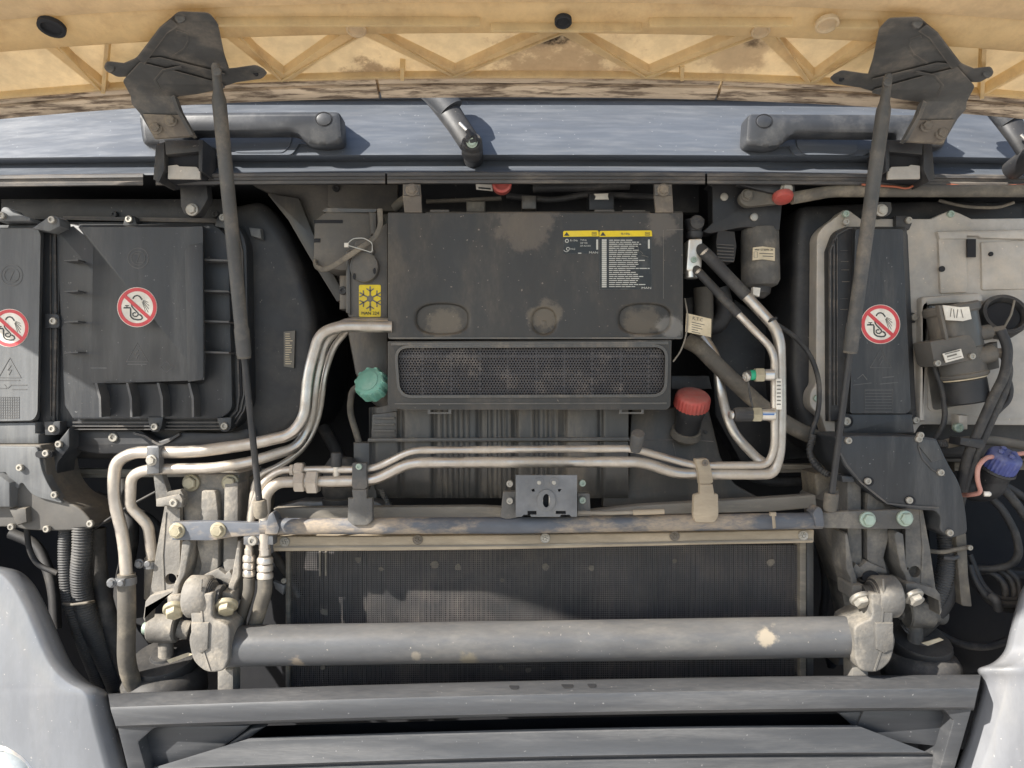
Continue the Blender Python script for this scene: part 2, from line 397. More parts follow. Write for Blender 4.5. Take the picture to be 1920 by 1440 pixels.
def bolt(parent, u, v, y, r, kind='screw', m='zinc', name=None, tilt=0., yaw=0.):
    nm = name or {'hex': 'bolt', 'screw': 'screw', 'clip': 'push_clip', 'rivet': 'rivet'}[kind]
    o = bpy.data.objects.new(nm, bolt_mesh(kind, m)); C.objects.link(o); o.parent = parent
    o.location = P(u, v, y) - world_loc(parent); s = r * S(y); o.scale = (s, s, s)
    o.rotation_euler = (tilt, random.uniform(-.5, .5), yaw); return o
def text(parent, s, u, v, y, h, m, name='lettering', align='CENTER', rot=0., sx=1.):
    c = bpy.data.curves.new("txt", 'FONT'); c.body = s; c.size = 1; c.align_x = align; c.align_y = 'CENTER'; c.extrude = .01; c.resolution_u = 2
    t = bpy.data.objects.new("txt", c); C.objects.link(t)
    bpy.context.view_layer.update()
    me = bpy.data.meshes.new_from_object(t.evaluated_get(bpy.context.evaluated_depsgraph_get()))
    bpy.data.objects.remove(t)
    k = h / .72 * S(y)
    for x in me.vertices:
        a, b = x.co.x * k * sx, x.co.y * k
        x.co = Vector((a * math.cos(rot) - b * math.sin(rot), -x.co.z * .03, a * math.sin(rot) + b * math.cos(rot)))
    me.materials.clear(); me.materials.append(M[m])
    o = bpy.data.objects.new(name, me); C.objects.link(o); o.parent = parent
    o.location = P(u, v, y) - world_loc(parent); return o
def arc(u, v, rx, ry, a0, a1, n=16): return [(u + rx * math.cos(R(a0 + (a1 - a0) * i / n)), v + ry * math.sin(R(a0 + (a1 - a0) * i / n))) for i in range(n + 1)]

# ================================================================== the setting
def flat_sheet(name, x0, y0, x1, y1, z, m):
    b = MB(); vs_ = [b.bm.verts.new(p) for p in ((x0, y0, z), (x1, y0, z), (x1, y1, z), (x0, y1, z))]; b.bm.faces.new(vs_)
    o = b.build(name, m); o["kind"] = "structure"; return o
flat_sheet("ground", -400, -400, 400, 400, 0, 'ground')
def wbox(b, x0, y0, z0, x1, y1, z1):
    bm = bmesh.new(); bmesh.ops.create_cube(bm, size=1)
    for v in bm.verts: v.co = Vector((x0 + (v.co.x + .5) * (x1 - x0), y0 + (v.co.y + .5) * (y1 - y0), z0 + (v.co.z + .5) * (z1 - z0)))
    b.add(bm); return b
# the cab the bay belongs to: dark walls behind, above and beside the parts
cab = empty("truck_cab", "dark inner walls of the truck cab behind and around the open bay", "truck cab", (0, .6, .3))
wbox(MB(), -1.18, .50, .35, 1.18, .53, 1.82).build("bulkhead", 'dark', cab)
for sx in (-1, 1):
    wbox(MB(), min(sx * 1.18, sx * 1.24), .10, .35, max(sx * 1.18, sx * 1.24), 2.2, 2.9).build("side_wall", 'fender', cab)
wbox(MB(), -1.18, .24, 1.98, 1.18, .27, 2.9).build("windscreen", 'windscreen', cab)
wbox(MB(), -1.18, .28, 2.9, 1.18, 2.2, 2.95).build("cab_roof", 'fender', cab)
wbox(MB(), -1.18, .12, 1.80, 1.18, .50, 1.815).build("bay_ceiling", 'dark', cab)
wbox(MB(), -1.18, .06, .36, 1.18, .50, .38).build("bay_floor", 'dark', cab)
# bright lower rim of the cab floor seen between the parts
for (u0, u1, v) in ((110, 540, 885), (1425, 1600, 876), (1790, 2000, 872)):
    MB().prism([(u0, v - 5), (u1, v - 5), (u1, v + 3), (u0, v + 4)], .20, .02, .001).build("floor_rim", 'cream' if 0 else 'rail', cab)
    MB().prism([(u0, v + 4), (u1, v + 3), (u1, v + 8), (u0, v + 11)], .205, .02, .001).build("floor_rim", 'rail', cab)

# ================================================================== front flap (opened), seen from below
FS = .3
def f_yr(x): return -.04 + .028 * (x / 1.2) ** 2
def f_zr(x): return .432 - .0275 * abs(x / .755) ** 2.3
FN = Vector((0, -FS, -1)).normalized()
def flapW(x, t, off=0.):
    """point on the underside: x across, t out from the rear edge (metres along -y), off = below the skin"""
    return Vector((x, f_yr(x) - t, CAM_Z + f_zr(x) + FS * t)) + FN * off
def flap_xt(u, v):
    k = (720 - v) / F; x = 0.
    for _ in range(6):
        y = (f_zr(x) + FS * f_yr(x) - k * CAM_D) / (k + FS); x = (u - 960) / F * (y + CAM_D)
    return x, f_yr(x) - y
def flapP(u, v, off=0.):
    return flapW(*flap_xt(u, v), off)
FT0 = .82
def f_len(x): return FT0 * max(0., 1 - abs(x / 1.23) ** 9) ** (1 / 3) + .05 * (1 - (x / 1.23) ** 2)
flap = empty("front_flap", "open cream fibreglass front flap seen from below, held up over the bay", "flap", flapW(0, 0))
b = MB()
b.grid(lambda i, j: flapW(-1.23 + 2.46 * i, f_len(-1.23 + 2.46 * i) * (j * 1.0)), 80, 14, thick=-FN * .004)
b.build("skin", 'cream', flap)
xt40 = flap_xt(960, 41)[1]; xt_e = flap_xt(960, 137)[1]
def band(name, x0, x1, t0, t1, off, m, n=80, round_=0.):
    bb = MB(); L = []
    prof = [(t0, 0.), (t0, off * .8), (t0 + (t1 - t0) * .12, off), (t1 - (t1 - t0) * .12, off), (t1, off * .8), (t1, 0.)]
    bm = bmesh.new()
    for i in range(n + 1):
        x = x0 + (x1 - x0) * i / n
        L.append([bm.verts.new(flapW(x, t, o)) for t, o in prof])
    for a, c in zip(L, L[1:]):
        for j in range(len(prof) - 1): bm.faces.new((a[j], c[j], c[j + 1], a[j + 1]))
    for q in (L[0], L[-1]): bm.faces.new(q)
    bmesh.ops.recalc_face_normals(bm, faces=bm.faces); bb.add(bm)
    return bb.build(name, m, flap)
band("cross_rail", -1.1, 1.1, xt40, xt40 + .055, .022, 'rib')
band("upper_panel", -1.1, 1.1, xt40 + .055, xt40 + .19, .030, 'cream')
# grimy rear lip, broken into three lengths
xs = [-1.18, flap_xt(708, 150)[0], flap_xt(1352, 150)[0], 1.18]
for a, c in zip(xs, xs[1:]):
    band("edge_strip", a + .002, c - .002, -.004, xt_e * .55, .010, 'edge', 60)
    band("edge_lip", a + .002, c - .002, xt_e * .62, xt_e * .86, .006, 'edge', 60)
band("edge_rib", -1.15, 1.15, xt_e * 1.02, xt_e * 1.14, .010, 'rib')
def flap_bar(name, u0, v0, u1, v1, w, h, m='rib', w1=None):
    a = flapP(u0, v0); c = flapP(u1, v1); d = (c - a).normalized(); sd = d.cross(FN).normalized(); w1 = w if w1 is None else w1
    bm = bmesh.new(); q = []
    for p, ww in ((a, w), (c, w1)):
        q.append([bm.verts.new(p + sd * s * ww / 2 * k + FN * o) for s, k, o in ((-1, 1.25, 0), (-1, .8, h), (1, .8, h), (1, 1.25, 0))])
    for i in range(3): bm.faces.new((q[0][i], q[1][i], q[1][i + 1], q[0][i + 1]))
    bm.faces.new(q[0]); bm.faces.new(q[1])
    bmesh.ops.recalc_face_normals(bm, faces=bm.faces)
    bb = MB(); bb.add(bm); return bb.build(name, m, flap)
zig = [(75, 60), (196, 158), (420, 46), (534, 138), (672, 42), (854, 130), (1048, 42), (1214, 132), (1424, 44), (1522, 142), (1640, 58)]
for (a, c) in zip(zig, zig[1:]):
    if a == (196, 158): continue
    flap_bar("rib", *a, *c, .017, .010)
    # thin bright stiffening edge inside each cell
    dx = 26 if c[0] > a[0] else -26
    flap_bar("rib_edge", a[0] + dx * (1 if a[1] < c[1] else -.2), a[1] + 1, c[0] + dx * (-.2 if a[1] < c[1] else 1), c[1] - 1, .003, .013)
for (u0, v0, u1, v1) in ((205, 50, 196, 158), (1842, 62, 1838, 168), (1842, 160, 1960, 92), (755, 110, 755, 134), (1278, 108, 1278, 134), (1842, 62, 1960, 60)):
    flap_bar("rib", u0, v0, u1, v1, .006, .016)
for (u, v, rx) in ((105, 14, 24),):
    c = flapP(u, v, .031)
    MB().lathe(c, FN, [(-.004, .016), (.0015, .016), (.002, .012), (-.002, .011), (-.002, .001)], 20).build("drain_hole", 'dark', flap)
for (u, v, r) in ((1055, 3, .009), (670, 27, .011), (1423, 30, .010), (1545, 8, .012)):
    c = flapP(u, v, .0295 if v < 20 else .022)
    MB().lathe(c, FN, [(-.002, r * 1.2), (.003, r * 1.2), (.004, r), (.001, r * .8), (.001, .001)], 20).build("boss", 'dark' if u == 1055 else 'cream', flap)
for (u0, u1, v) in ((410, 900, 7), (920, 1200, 18), (1215, 1480, 8), (1560, 1640, 12)):
    flap_bar("rib_edge", u0, v, u1, v, .004, .034)

# hinge plates bolted to the flap
def plate_y(dv=0.): return lerpv((15 + dv, -.250), (120 + dv, -.140), (175 + dv, -.085), (258 + dv, -.03))
def hinge(mir, dv, du):
    f = (lambda u, v: (u, v)) if not mir else (lambda u, v: (du - u, v + dv))
    T = lambda L: [tuple(f(p[0], p[1])) + tuple(p[2:]) for p in L]
    y = plate_y(dv if mir else 0)
    up = T([(320, 34, 8), (334, 21, 8), (392, 23, 8), (404, 38, 6), (416, 95, 6), (427, 128), (440, 127), (480, 121, 6), (499, 131, 6), (488, 143, 6), (440, 150), (418, 157), (330, 135), (262, 116), (240, 139, 8), (214, 140, 6), (193, 128, 8), (200, 114, 6), (232, 118), (256, 108, 6), (300, 50, 5)])
    h = MB().prism(up, y, .008).build("hinge_plate", 'iron', flap)
    lo = T([(262, 116), (330, 133), (418, 157), (418, 161), (372, 172, 8), (326, 178, 6), (335, 205), (362, 252), (289, 258), (262, 212), (247, 195), (245, 180), (230, 152, 5), (238, 142)])
    yl = lambda u, v: y(u, v) - .004
    l = MB().prism(lo, yl, .007).build("hinge_arm", 'irontan' if 0 else 'iron', flap)
    # folded side flanges
    e = T([(320, 36), (300, 50), (257, 108), (262, 114), (305, 54), (326, 40)])
    MB().prism(e, lambda u, v: y(u, v) - .012, .012).build("hinge_flange", 'iron', flap)
    e = T([(326, 178), (336, 205), (362, 252), (356, 254), (330, 208), (320, 182)])
    MB().prism(e, lambda u, v: y(u, v) - .016, .014).build("hinge_flange", 'iron', flap)
    tip = T([(268, 214), (345, 216), (363, 254), (289, 259)])
    MB().prism(tip, lambda u, v: y(u, v) - .0065, .006).build("hinge_tip", 'irontan', flap)
    for (u, v, r) in ((338, 33, 10), (206, 127, 9)):
        q = f(u, v); bolt(h, q[0], q[1], y(*q) - .001, r, 'rivet', 'iron')
    for (u, v, r) in ((293, 240, 9), (321, 226, 9)):
        q = f(u, v); bolt(h, q[0], q[1], y(*q) - .008, r, 'hex', 'irontan')
    q = f(479, 137); MB().prism(circ(q[0], q[1], 4), y(*q) - .001, .004).build("rivet_hole", 'dark', h)
    # pressed beads
    st = T([(318, 110), (345, 92), (354, 76), (350, 64), (330, 58)])
    MB().stroke(st, lambda u, v: y(u, v) - .001, 5.0, .0015).build("pressed_bead", 'iron', h)
    st = T([(264, 113), (300, 110), (332, 118), (380, 130), (420, 140)])
    MB().stroke(st, lambda u, v: y(u, v) - .0045, 6.0, .003).build("pressed_bead", 'iron', h)
    st = T([(300, 170), (290, 150), (305, 132), (340, 125)])
    MB().stroke(st, lambda u, v: y(u, v) - .005, 5.0, .002).build("pressed_bead", 'iron', l)
hinge(False, 0, 0)
hinge(True, 10, 2058)

# ================================================================== cowl under the windscreen
def cy(v): return lerpv((150, .088), (183, .112), (187, .122), (290, .048), (294, .055), (302, .075), (318, .052), (322, .034), (346, .034))(0, v)
def cyx(u, v): return cy(v) + .05 * abs((u - 960) / 960) ** 3
cowl = thing("cowl_panel", "scratched blue grey plastic cowl panel running across below the flap edge", "cowl panel", 960, 320, .12)
def cowl_v(u): return 6 * abs((u - 960) / 960) ** 2
b = MB(); vl = [150, 165, 178, 184, 187, 190, 215, 240, 265, 285, 290, 293, 296, 302, 310, 318, 322, 325]
def cg(i, j):
    u = -420 + 2760 * i; v = vl[min(len(vl) - 1, int(round(j * (len(vl) - 1))))]
    return P(u, v + cowl_v(u) * (1 if v > 280 else 1), cyx(u, v))
b.grid(cg, 60, len(vl) - 1)
b.build("panel", 'cowl', cowl, ang=50)
for (u0, u1) in ((-300, 268), (292, 722), (726, 1322), (1326, 1720), (1724, 2240)):
    bb = MB(); n = 14
    bm = bmesh.new(); L = []
    for i in range(n + 1):
        u = u0 + (u1 - u0) * i / n; dv = cowl_v(u); dy = .05 * abs((u - 960) / 960) ** 3
        L.append([bm.verts.new(P(u, v + dv, y + dy)) for v, y in ((322, .032), (324, .026), (329, .026), (331, .030), (336, .031), (338, .027), (343, .028), (345, .034), (345, .06), (322, .06))])
    for a, c in zip(L, L[1:]):
        for j in range(len(a)): bm.faces.new((a[j], c[j], c[(j + 1) % len(a)], a[(j + 1) % len(a)]))
    for q in (L[0], L[-1]): bm.faces.new(q)
    bmesh.ops.recalc_face_normals(bm, faces=bm.faces); bb.add(bm); bb.build("trim_strip", 'trim', cowl)
def grab(mir, du, dv, lab):
    f = (lambda L: L) if not mir else (lambda L: [(du - p[0], p[1] + dv) + tuple(p[2:]) for p in L])
    yb = lambda o: (lambda u, v: cyx(u, v) + o)
    # moulded pocket below the bar
    pk = f([(432, 246), (552, 246), (546, 272), (528, 289), (450, 291), (428, 285)])
    g = MB().prism(f([(268, 208, 14), (634, 206, 12), (640, 262, 14), (600, 272, 10), (560, 270), (548, 290, 10), (430, 293, 10), (400, 276), (268, 274, 14)]), yb(-.006), .02).build("handle_base", 'cowl', cowl)
    a = f([(262, 214, 14), (352, 209), (352, 243), (345, 268, 8), (272, 270, 14)])
    hd = MB()
    hd.prism(f([(257, 209, 14), (638, 207, 14), (642, 268, 14), (604, 272, 8), (574, 268, 10), (552, 245, 14), (356, 246, 10), (348, 268, 8), (265, 272, 14)]), .028, .032, .009, n=5)
    hd.prism(f([(560, 212, 6), (634, 211, 10), (636, 262, 10), (582, 262, 6)]), .05, .04)
    hd.prism(f([(262, 213, 10), (345, 213), (342, 262, 6), (270, 264, 8)]), .05, .04)
    h = hd.build("handle", 'handle', cowl, label=lab, ang=45)
    q = f([(607, 223)])[0]
    MB().prism(circ(q[0], q[1], 14, 11.5), .0262, .01, .001).build("screw_cap", 'handle', h)
    MB().stroke(circ(q[0], q[1], 15.5, 13), .0274, 1.8, .002, closed=True).build("cap_rim", 'dark', h)
    MB().prism(f([(434, 250, 4), (548, 250, 4), (544, 274, 8), (530, 286, 6), (446, 286, 6), (432, 280, 6)]), yb(-.008), .004).build("handle_pocket", 'cowl', h)
grab(False, 0, 0, "grab handle left of the wiper")
grab(True, 2040, 4, "grab handle right of the wiper")

def wiper(du, dv, label, part=False):
    w = thing("windscreen_wiper", label, "wiper", 885 + du, 290 + dv, .04, "wiper arms on the cowl")
    q = lambda u, v, y: (u + du, v + dv, y)
    def limb(path, rad, flat, nm, mm):
        pts = [P(*q(*p)) for p in path]; out = []; rr = []
        for k in range(len(pts) - 1):
            for t in range(6): out.append(pts[k].lerp(pts[k + 1], t / 6)); rr.append((rad[k] + (rad[k + 1] - rad[k]) * t / 6) * S(.03))
        out.append(pts[-1]); rr.append(rad[-1] * S(.03))
        for _ in range(3): out = [out[0]] + [(a + b_ * 2 + c_) / 4 for a, b_, c_ in zip(out, out[1:], out[2:])] + [out[-1]]
        MB().sweep(out, rr, 18, True, flat).build(nm, mm, w)
    limb([(806, 160, .06), (832, 196, .045), (858, 234, .03), (882, 270, .022), (890, 284, .022)], [27, 24, 21, 21, 15], .62, "arm_head", 'black')
    limb([(804, 158, .05), (826, 178, .042), (846, 205, .036)], [30, 29, 25], .62, "arm_cover", 'handle')
    c = P(*q(885, 266, .012))
    MB().lathe(c, (0, -1, .25), [(-.05, .016), (.0, .016), (.003, .014), (.003, .010), (.012, .0095), (.014, .006)], 20).build("pivot_boss", 'black', w)
    bolt(w, 885 + du, 267 + dv, .004, 8, 'hex', 'green_bolt', name="pivot_nut", tilt=.2)
    m = MB(); m.tube([q(862, 231, .010), q(878, 247, .006), q(886, 262, .002)], 3.2, 6); m.build("pin", 'aluclean', w)
    m = MB(); m.tube([q(877, 245, .004), q(885, 258, .000)], 5.5, 6); m.build("washer_nozzle", 'black', w)
    MB().lathe(P(*q(885, 284, .03)), (0, -.2, -1), [(-.012, .0165), (.004, .0165), (.010, .014), (.013, .010)], 20).build("spindle_boot", 'black', w)
wiper(0, 0, "black wiper arm pivot on the middle of the blue grey cowl")
wiper(1052, 22, "wiper arm cut off by the right edge of the photo, beside the right hinge")

# lower hinge pivots that stand on the cowl
def pivot(mir, label):
    f = (lambda u: u) if not mir else (lambda u: 2040 - u)
    dv = 0 if not mir else 0
    g = lambda L: [(f(p[0]), p[1] + dv) + tuple(p[2:]) for p in L]
    w = thing("hinge_mount", label, "hinge mount", f(338), 340, .05, "hinge mounts on the cowl")
    MB().prism(g([(298, 262), (378, 262), (380, 322), (374, 330), (292, 338), (294, 290)]), .012, .06, .003).build("mount_block", 'dark', w)
    for L in ([(292, 270), (308, 266), (308, 318), (298, 341), (287, 336)], [(372, 262), (380, 262), (379, 322), (372, 320)]):
        MB().prism(g(L), -.002, .05, .001).build("mount_cheek", 'black', w)
    MB().prism(g([(308, 262), (374, 262), (374, 284), (310, 290)]), -.002, .014, .002).build("mount_bridge", 'black', w)
    MB().prism(g([(315, 311), (332, 309), (336, 312), (368, 313), (375, 320), (375, 336), (315, 335)]), .006, .004).build("shim_plate", 'silver', w)
    if not mir:
        MB().prism([(336, 338), (386, 338), (390, 372), (372, 404, 10), (345, 404, 10), (338, 385)], .06, .02, .003).build("mount_foot", 'black', w)
        bolt(w, 360, 393, .058, 9, 'hex', 'zinc')
    else:
        MB().prism([(1640, 378), (1672, 378), (1674, 398, 8), (1660, 408, 8), (1640, 402)], .06, .02, .003).build("mount_foot", 'black', w)
        bolt(w, 1653, 394, .058, 9, 'hex', 'zinc')
pivot(False, "black hinge mount with shiny plate below the left end of the flap")
pivot(True, "black hinge mount with shiny plate behind the right gas strut")

# gas struts
def strut(pts, label):
    (u0, v0, y0), (u1, v1, y1), (u2, v2, y2) = pts
    g = thing("gas_strut", label, "gas strut", u2, v2, y2, "gas struts holding up the flap")
    A, B, D = P(*pts[0]), P(*pts[1]), P(*pts[2])
    ax = (B - A).normalized(); L = (B - A).length
    r = 13.2 * S(y0)
    MB().lathe(A, ax, [(0, r * .62), (.02, r * .7), (.03, r * .98), (.035, r), (L - .042, r), (L - .040, r * 1.1), (L - .004, r * 1.1), (L, r * .95), (L, r * .4)], 20).build("cylinder", 'iron', g)
    MB().lathe(B, ax, [(-.002, r * 1.02), (.001, r * 1.02), (.001, r * .4)], 20).build("end_ring", 'hosetan', g)
    ax2 = (D - B).normalized(); L2 = (D - B).length
    MB().lathe(B, ax2, [(-.01, .0047), (L2 - .01, .0047)], 14).build("rod", 'black', g)
    MB().lathe(D, ax2, [(-.022, .0085), (-.020, .010), (.0, .0098), (.004, .008)], 16).build("rod_end", 'hosetan', g)
    MB().lathe(A, -ax, [(-.012, r * .62), (.010, r * .62), (.014, r * .4)], 16).build("eye_end", 'iron', g)
    bolt(g, u0 + 1, v0 - 6, y0 - .013, 8, 'rivet', 'iron', name="eye_pin")
strut(((406, 140, -.165), (458, 670, -.085), (489, 965, -.052)), "left gas strut, grey cylinder with black rod, before the square cover")
strut(((1663, 160, -.165), (1594, 660, -.085), (1556, 952, -.052)), "right gas strut with dented cylinder, before the narrow cover")

# ================================================================== stickers used on the covers
def no_spray(parent, u, v, y, r):
    k = r / 37.0
    s = MB().prism(circ(u, v, r, n=40), y - .0006, .0006).build("warning_sticker", 'white', parent)
    g = lambda L: [(u + (a - 685 / 12 + 0) * 1.0 * k, v + (c - 675 / 12) * k) for a, c in L]
    MB().stroke(circ(u, v, r * .885, n=48), y - .0012, r * .17, .0006, closed=True).build("red_ring", 'redprint', s)
    a = R(42); x = r * .80
    MB().stroke([(u - x * math.cos(a), v - x * math.sin(a)), (u + x * math.cos(a), v + x * math.sin(a))], y - .0014, r * .17, .0006).build("red_bar", 'redprint', s)
    z = lambda L: g([(p / 12, q / 12) for p, q in L])
    m = MB()
    for L, w in (([(590, 490), (605, 455), (640, 425), (690, 415), (735, 432), (765, 468), (795, 510)], 2.4),
                 ([(560, 600), (566, 655), (600, 700), (660, 760), (705, 810), (705, 850), (670, 880), (620, 880), (588, 855), (590, 815), (625, 795), (655, 805)], 2.2),
                 ([(385, 688), (530, 688), (540, 720), (540, 870), (560, 905), (610, 940), (700, 955), (770, 948), (800, 915), (785, 870), (730, 835)], 2.6),
                 ([(415, 640), (500, 640)], 1.6), ([(458, 640), (458, 688)], 1.6)):
        m.stroke(z(L), y - .0011, w * k, .0006)
    m.build("hose_pictogram", 'ink', s)
    m = MB()
    for (p, q) in (((815, 530), (950, 640)), ((812, 545), (945, 720)), ((805, 555), (930, 790)), ((798, 560), (870, 770)), ((825, 520), (930, 570))):
        m.stroke(z([p, q]), y - .0011, .9 * k, .0006)
    m.build("spray_pictogram", 'inkgrey', s)
    return s
def emboss_cover(parent, u, v, y, k, m='emboss', lines=True, ring=True):
    """moulded warning triangle and small marks"""
    e = MB(); T = [(u, v - 22 * k), (u + 21 * k, v + 15 * k), (u - 21 * k, v + 15 * k)]
    e.stroke(T, y - .0006, 1.8, .0012, closed=True)
    e.stroke([(u + 2 * k, v - 8 * k), (u - 4 * k, v + 1 * k), (u + 3 * k, v + 0 * k), (u - 2 * k, v + 10 * k)], y - .0006, 1.6, .0012)
    if lines: e.stroke([(u - 19 * k, v + 20 * k), (u + 19 * k, v + 20 * k)], y - .0005, 1.6, .001)
    e.build("moulded_mark", m, parent)

# ================================================================== left: air box with square cover
Yb = .115
air = thing("air_filter_housing", "black air filter housing on the left with a raised square cover", "air filter housing", 290, 800, Yb)
sh = [(60, 408), (130, 404), (360, 400), (430, 384), (488, 372, 20), (528, 420, 40), (566, 500, 40), (592, 590, 30), (592, 740, 60), (560, 812, 40), (470, 846, 30), (300, 862, 20), (130, 862), (60, 800)]
MB().prism(sh, Yb + .035, .25, .03, seg=5).build("shell", 'black', air)
MB().prism([(60, 415), (440, 415, 12), (462, 450, 20), (468, 760, 20), (440, 806, 20), (60, 800)], Yb + .004, .05, .004).build("body", 'cover', air)
MB().prism([(0, 372), (420, 372), (420, 412), (0, 412)], Yb + .02, .05, .004).build("upper_ledge", 'black', air)
# seal channel round the lid
m = MB()
for off, w in ((0, 3.0), (7, 2.4), (13, 2.0)):
    m.stroke([(118, 410 - off * .3), (402, 416 - off * .4), (432 + off, 430), (438 + off * 1.2, 470), (448 + off * 1.3, 740), (444 + off, 770), (430 + off, 785 + off * .6), (410, 792 + off), (136, 792 + off)], Yb - .001, w, .006)
m.build("seal_channel", 'trim', air)
m = MB(); m.stroke([(120, 406), (412, 414), (441, 438), (452, 740), (438, 786), (408, 799), (138, 799)], Yb + .001, 3.6, .003); m.build("channel_groove", 'dark', air)
# lid: tray plus raised square
MB().prism([(104, 430, 4), (140, 422), (402, 420), (428, 445, 10), (436, 770, 14), (412, 786), (136, 786, 4), (120, 760)], Yb - .012, .02, .004).build("cover_tray", 'cover', air)
lid = MB(); lid.frustum([(151, 426, 6), (342, 426), (380, 424, 4), (383, 716, 8), (144, 718, 8)], [(146, 420, 6), (386, 420, 6), (388, 722, 8), (141, 722, 8)], .062, Yb - .006)
lid = lid.build("raised_cover", 'cover', air)
MB().prism([(346, 470, 16), (352, 460, 6), (380, 455, 6), (381, 712, 6), (352, 716)], .0605, .004, .001).build("cover_step", 'cover', lid)
no_spray(lid, 257, 576, .062, 37.5)
emboss_cover(lid, 257, 664, .062, .95)
m = MB(); m.stroke(circ(259, 484, 19, n=24), .0615, 1.5, .001, closed=True); m.stroke([(250, 476), (262, 476), (256, 492), (268, 492)], .0615, 1.5, .001); m.stroke(circ(259, 484, 13, n=20), .0615, 1.0, .001, closed=True)
m.stroke([(312, 678), (325, 688), (312, 698), (300, 688)], .0615, 1.4, .001, closed=True); m.stroke([(170, 690), (200, 690)], .0615, 2.2, .001, )
m.build("moulded_mark", 'emboss', lid, kind='stuff')
for v in (487, 545, 602, 660): MB().prism([(383, v - 2), (428, v), (430, v + 3), (383, v + 2)], .078, .034).build("rib", 'emboss', air); MB().prism([(120, v + 1), (146, v - 1), (146, v + 2), (120, v + 3)], .082, .03).build("rib", 'emboss', air)
for u in (178, 236, 294, 352): MB().prism([(u, 718), (u + 4, 718), (u + 11, 745), (u + 12, 782), (u + 8, 782), (u + 7, 748)], .076, .034).build("rib", 'emboss', air)
for (u, v, p) in ((242, 411, [(230, 422), (234, 404, 6), (252, 404, 6), (256, 422)]), (418, 408, [(402, 424), (408, 402, 8), (428, 402, 8), (432, 430)]), (290, 800, [(276, 782), (306, 782), (303, 800, 8), (298, 810, 8), (282, 810, 8)]), (421, 799, [(406, 784), (434, 782), (433, 804, 8), (426, 810, 8), (414, 810, 8)]), (100, 602, [(84, 588), (110, 588, 8), (112, 615, 8), (84, 615)]), (98, 804, [(82, 790), (112, 790), (112, 816, 10), (84, 816)])):
    t = MB().prism(p, Yb - .016, .02, .002).build("screw_lug", 'cover', air); bolt(t, u, v, Yb - .018, 7, 'screw', 'zinc')
for (u, v, r) in ((213, 820, 9), (110, 833, 8)): bolt(air, u, v, Yb + .012, r, 'screw', 'zinc')
for (u, v) in ((214, 402), (404, 402)): bolt(air, u, v, Yb + .015, 6, 'screw', 'black')
# moulded flange below
m = MB(); m.prism([(128, 808), (262, 806), (285, 822, 8), (300, 826), (316, 820, 8), (335, 810), (430, 812, 20), (470, 800, 20), (470, 830, 20), (380, 846), (302, 850), (170, 852, 30), (128, 838)], Yb + .012, .04, .008)
m.build("lower_flange", 'black', air)
m = MB(); m.stroke([(250, 812), (272, 818), (290, 830), (300, 834), (314, 828), (336, 814)], Yb + .006, 4, .01); m.build("flange_bead", 'trim', air)
m = MB().prism([(532, 622), (553, 620), (551, 690), (532, 687)], Yb + .030, .01).build("type_label", 'inkgrey', air)
k = MB()
for i in range(14):
    v = 626 + i * 4.3; k.stroke([(535, v), (535 + random.uniform(7, 15), v)], Yb + .0292, 1.6, .0005)
k.build("label_lettering", 'paper', m)
MB().prism([(466, 426), (488, 428), (490, 448), (470, 442)], Yb + .02, .02, .003).build("clip_tab", 'lid', air)

# leftmost cover
sc = thing("fuse_box_cover", "tall light dusty cover with warning sticker at the left edge of the photo", "cover", 40, 790, .10)
MB().frustum([(-120, 430), (70, 428, 4), (76, 440, 6), (70, 775, 14), (62, 788, 8), (-120, 792)], [(-120, 424), (80, 421), (82, 440), (74, 785, 14), (66, 792, 6), (-120, 796)], .085, .105).build("cover", 'lid', sc)
MB().prism([(-120, 424), (100, 424), (112, 440), (108, 800), (-120, 800)], .112, .06, .003).build("cover_base", 'cover', sc)
a = sc
no_spray(a, 18, 615, .085, 36); emboss_cover(a, 18, 693, .085, 1.0)
m = MB(); m.stroke(circ(22, 516, 20, n=24), .0845, 1.6, .001, closed=True); m.stroke(circ(22, 516, 14, n=20), .0845, 1.2, .001, closed=True); m.stroke([(12, 508), (26, 508), (18, 526), (32, 526)], .0845, 1.6, .001)
for i in range(9): m.stroke([(0, 745 + i * 4.8), (36, 745 + i * 4.8)], .0845, 1.0, .0008)
for i in range(9): m.stroke([(1 + i * 4.3, 744), (1 + i * 4.3, 785)], .0845, .9, .0008)
m.stroke([(-2, 728), (12, 728)], .0845, 1.5, .001); m.stroke([(8, 721), (14, 728), (22, 721)], .0845, 1.4, .001); m.stroke([(22, 722), (50, 722)], .0845, 2, .001); m.stroke([(22, 730), (50, 730)], .0845, 1.5, .001)
m.build("moulded_mark", 'emboss', a, kind='stuff')
for (p, u, v) in (([(58, 428), (96, 402, 8), (112, 408, 8), (112, 424), (92, 434)], 97, 412), ([(-6, 414), (4, 388, 6), (14, 388, 6), (24, 398), (56, 408), (56, 414)], 3, 404)):
    t = MB().prism(p, .078, .03, .003).build("screw_lug", 'lid', a); bolt(t, u, v, .074, 7, 'screw', 'zinc')
m = MB(); m.stroke([(102, 430), (104, 620), (100, 770), (100, 800)], .108, 4, .008); m.stroke([(94, 440), (95, 780)], .109, 2, .006); m.build("edge_channel", 'trim', a)
MB().prism([(-120, 794), (66, 792), (66, 812), (72, 814), (72, 832), (-120, 832)], .092, .06, .003).build("lower_step", 'lid', a)

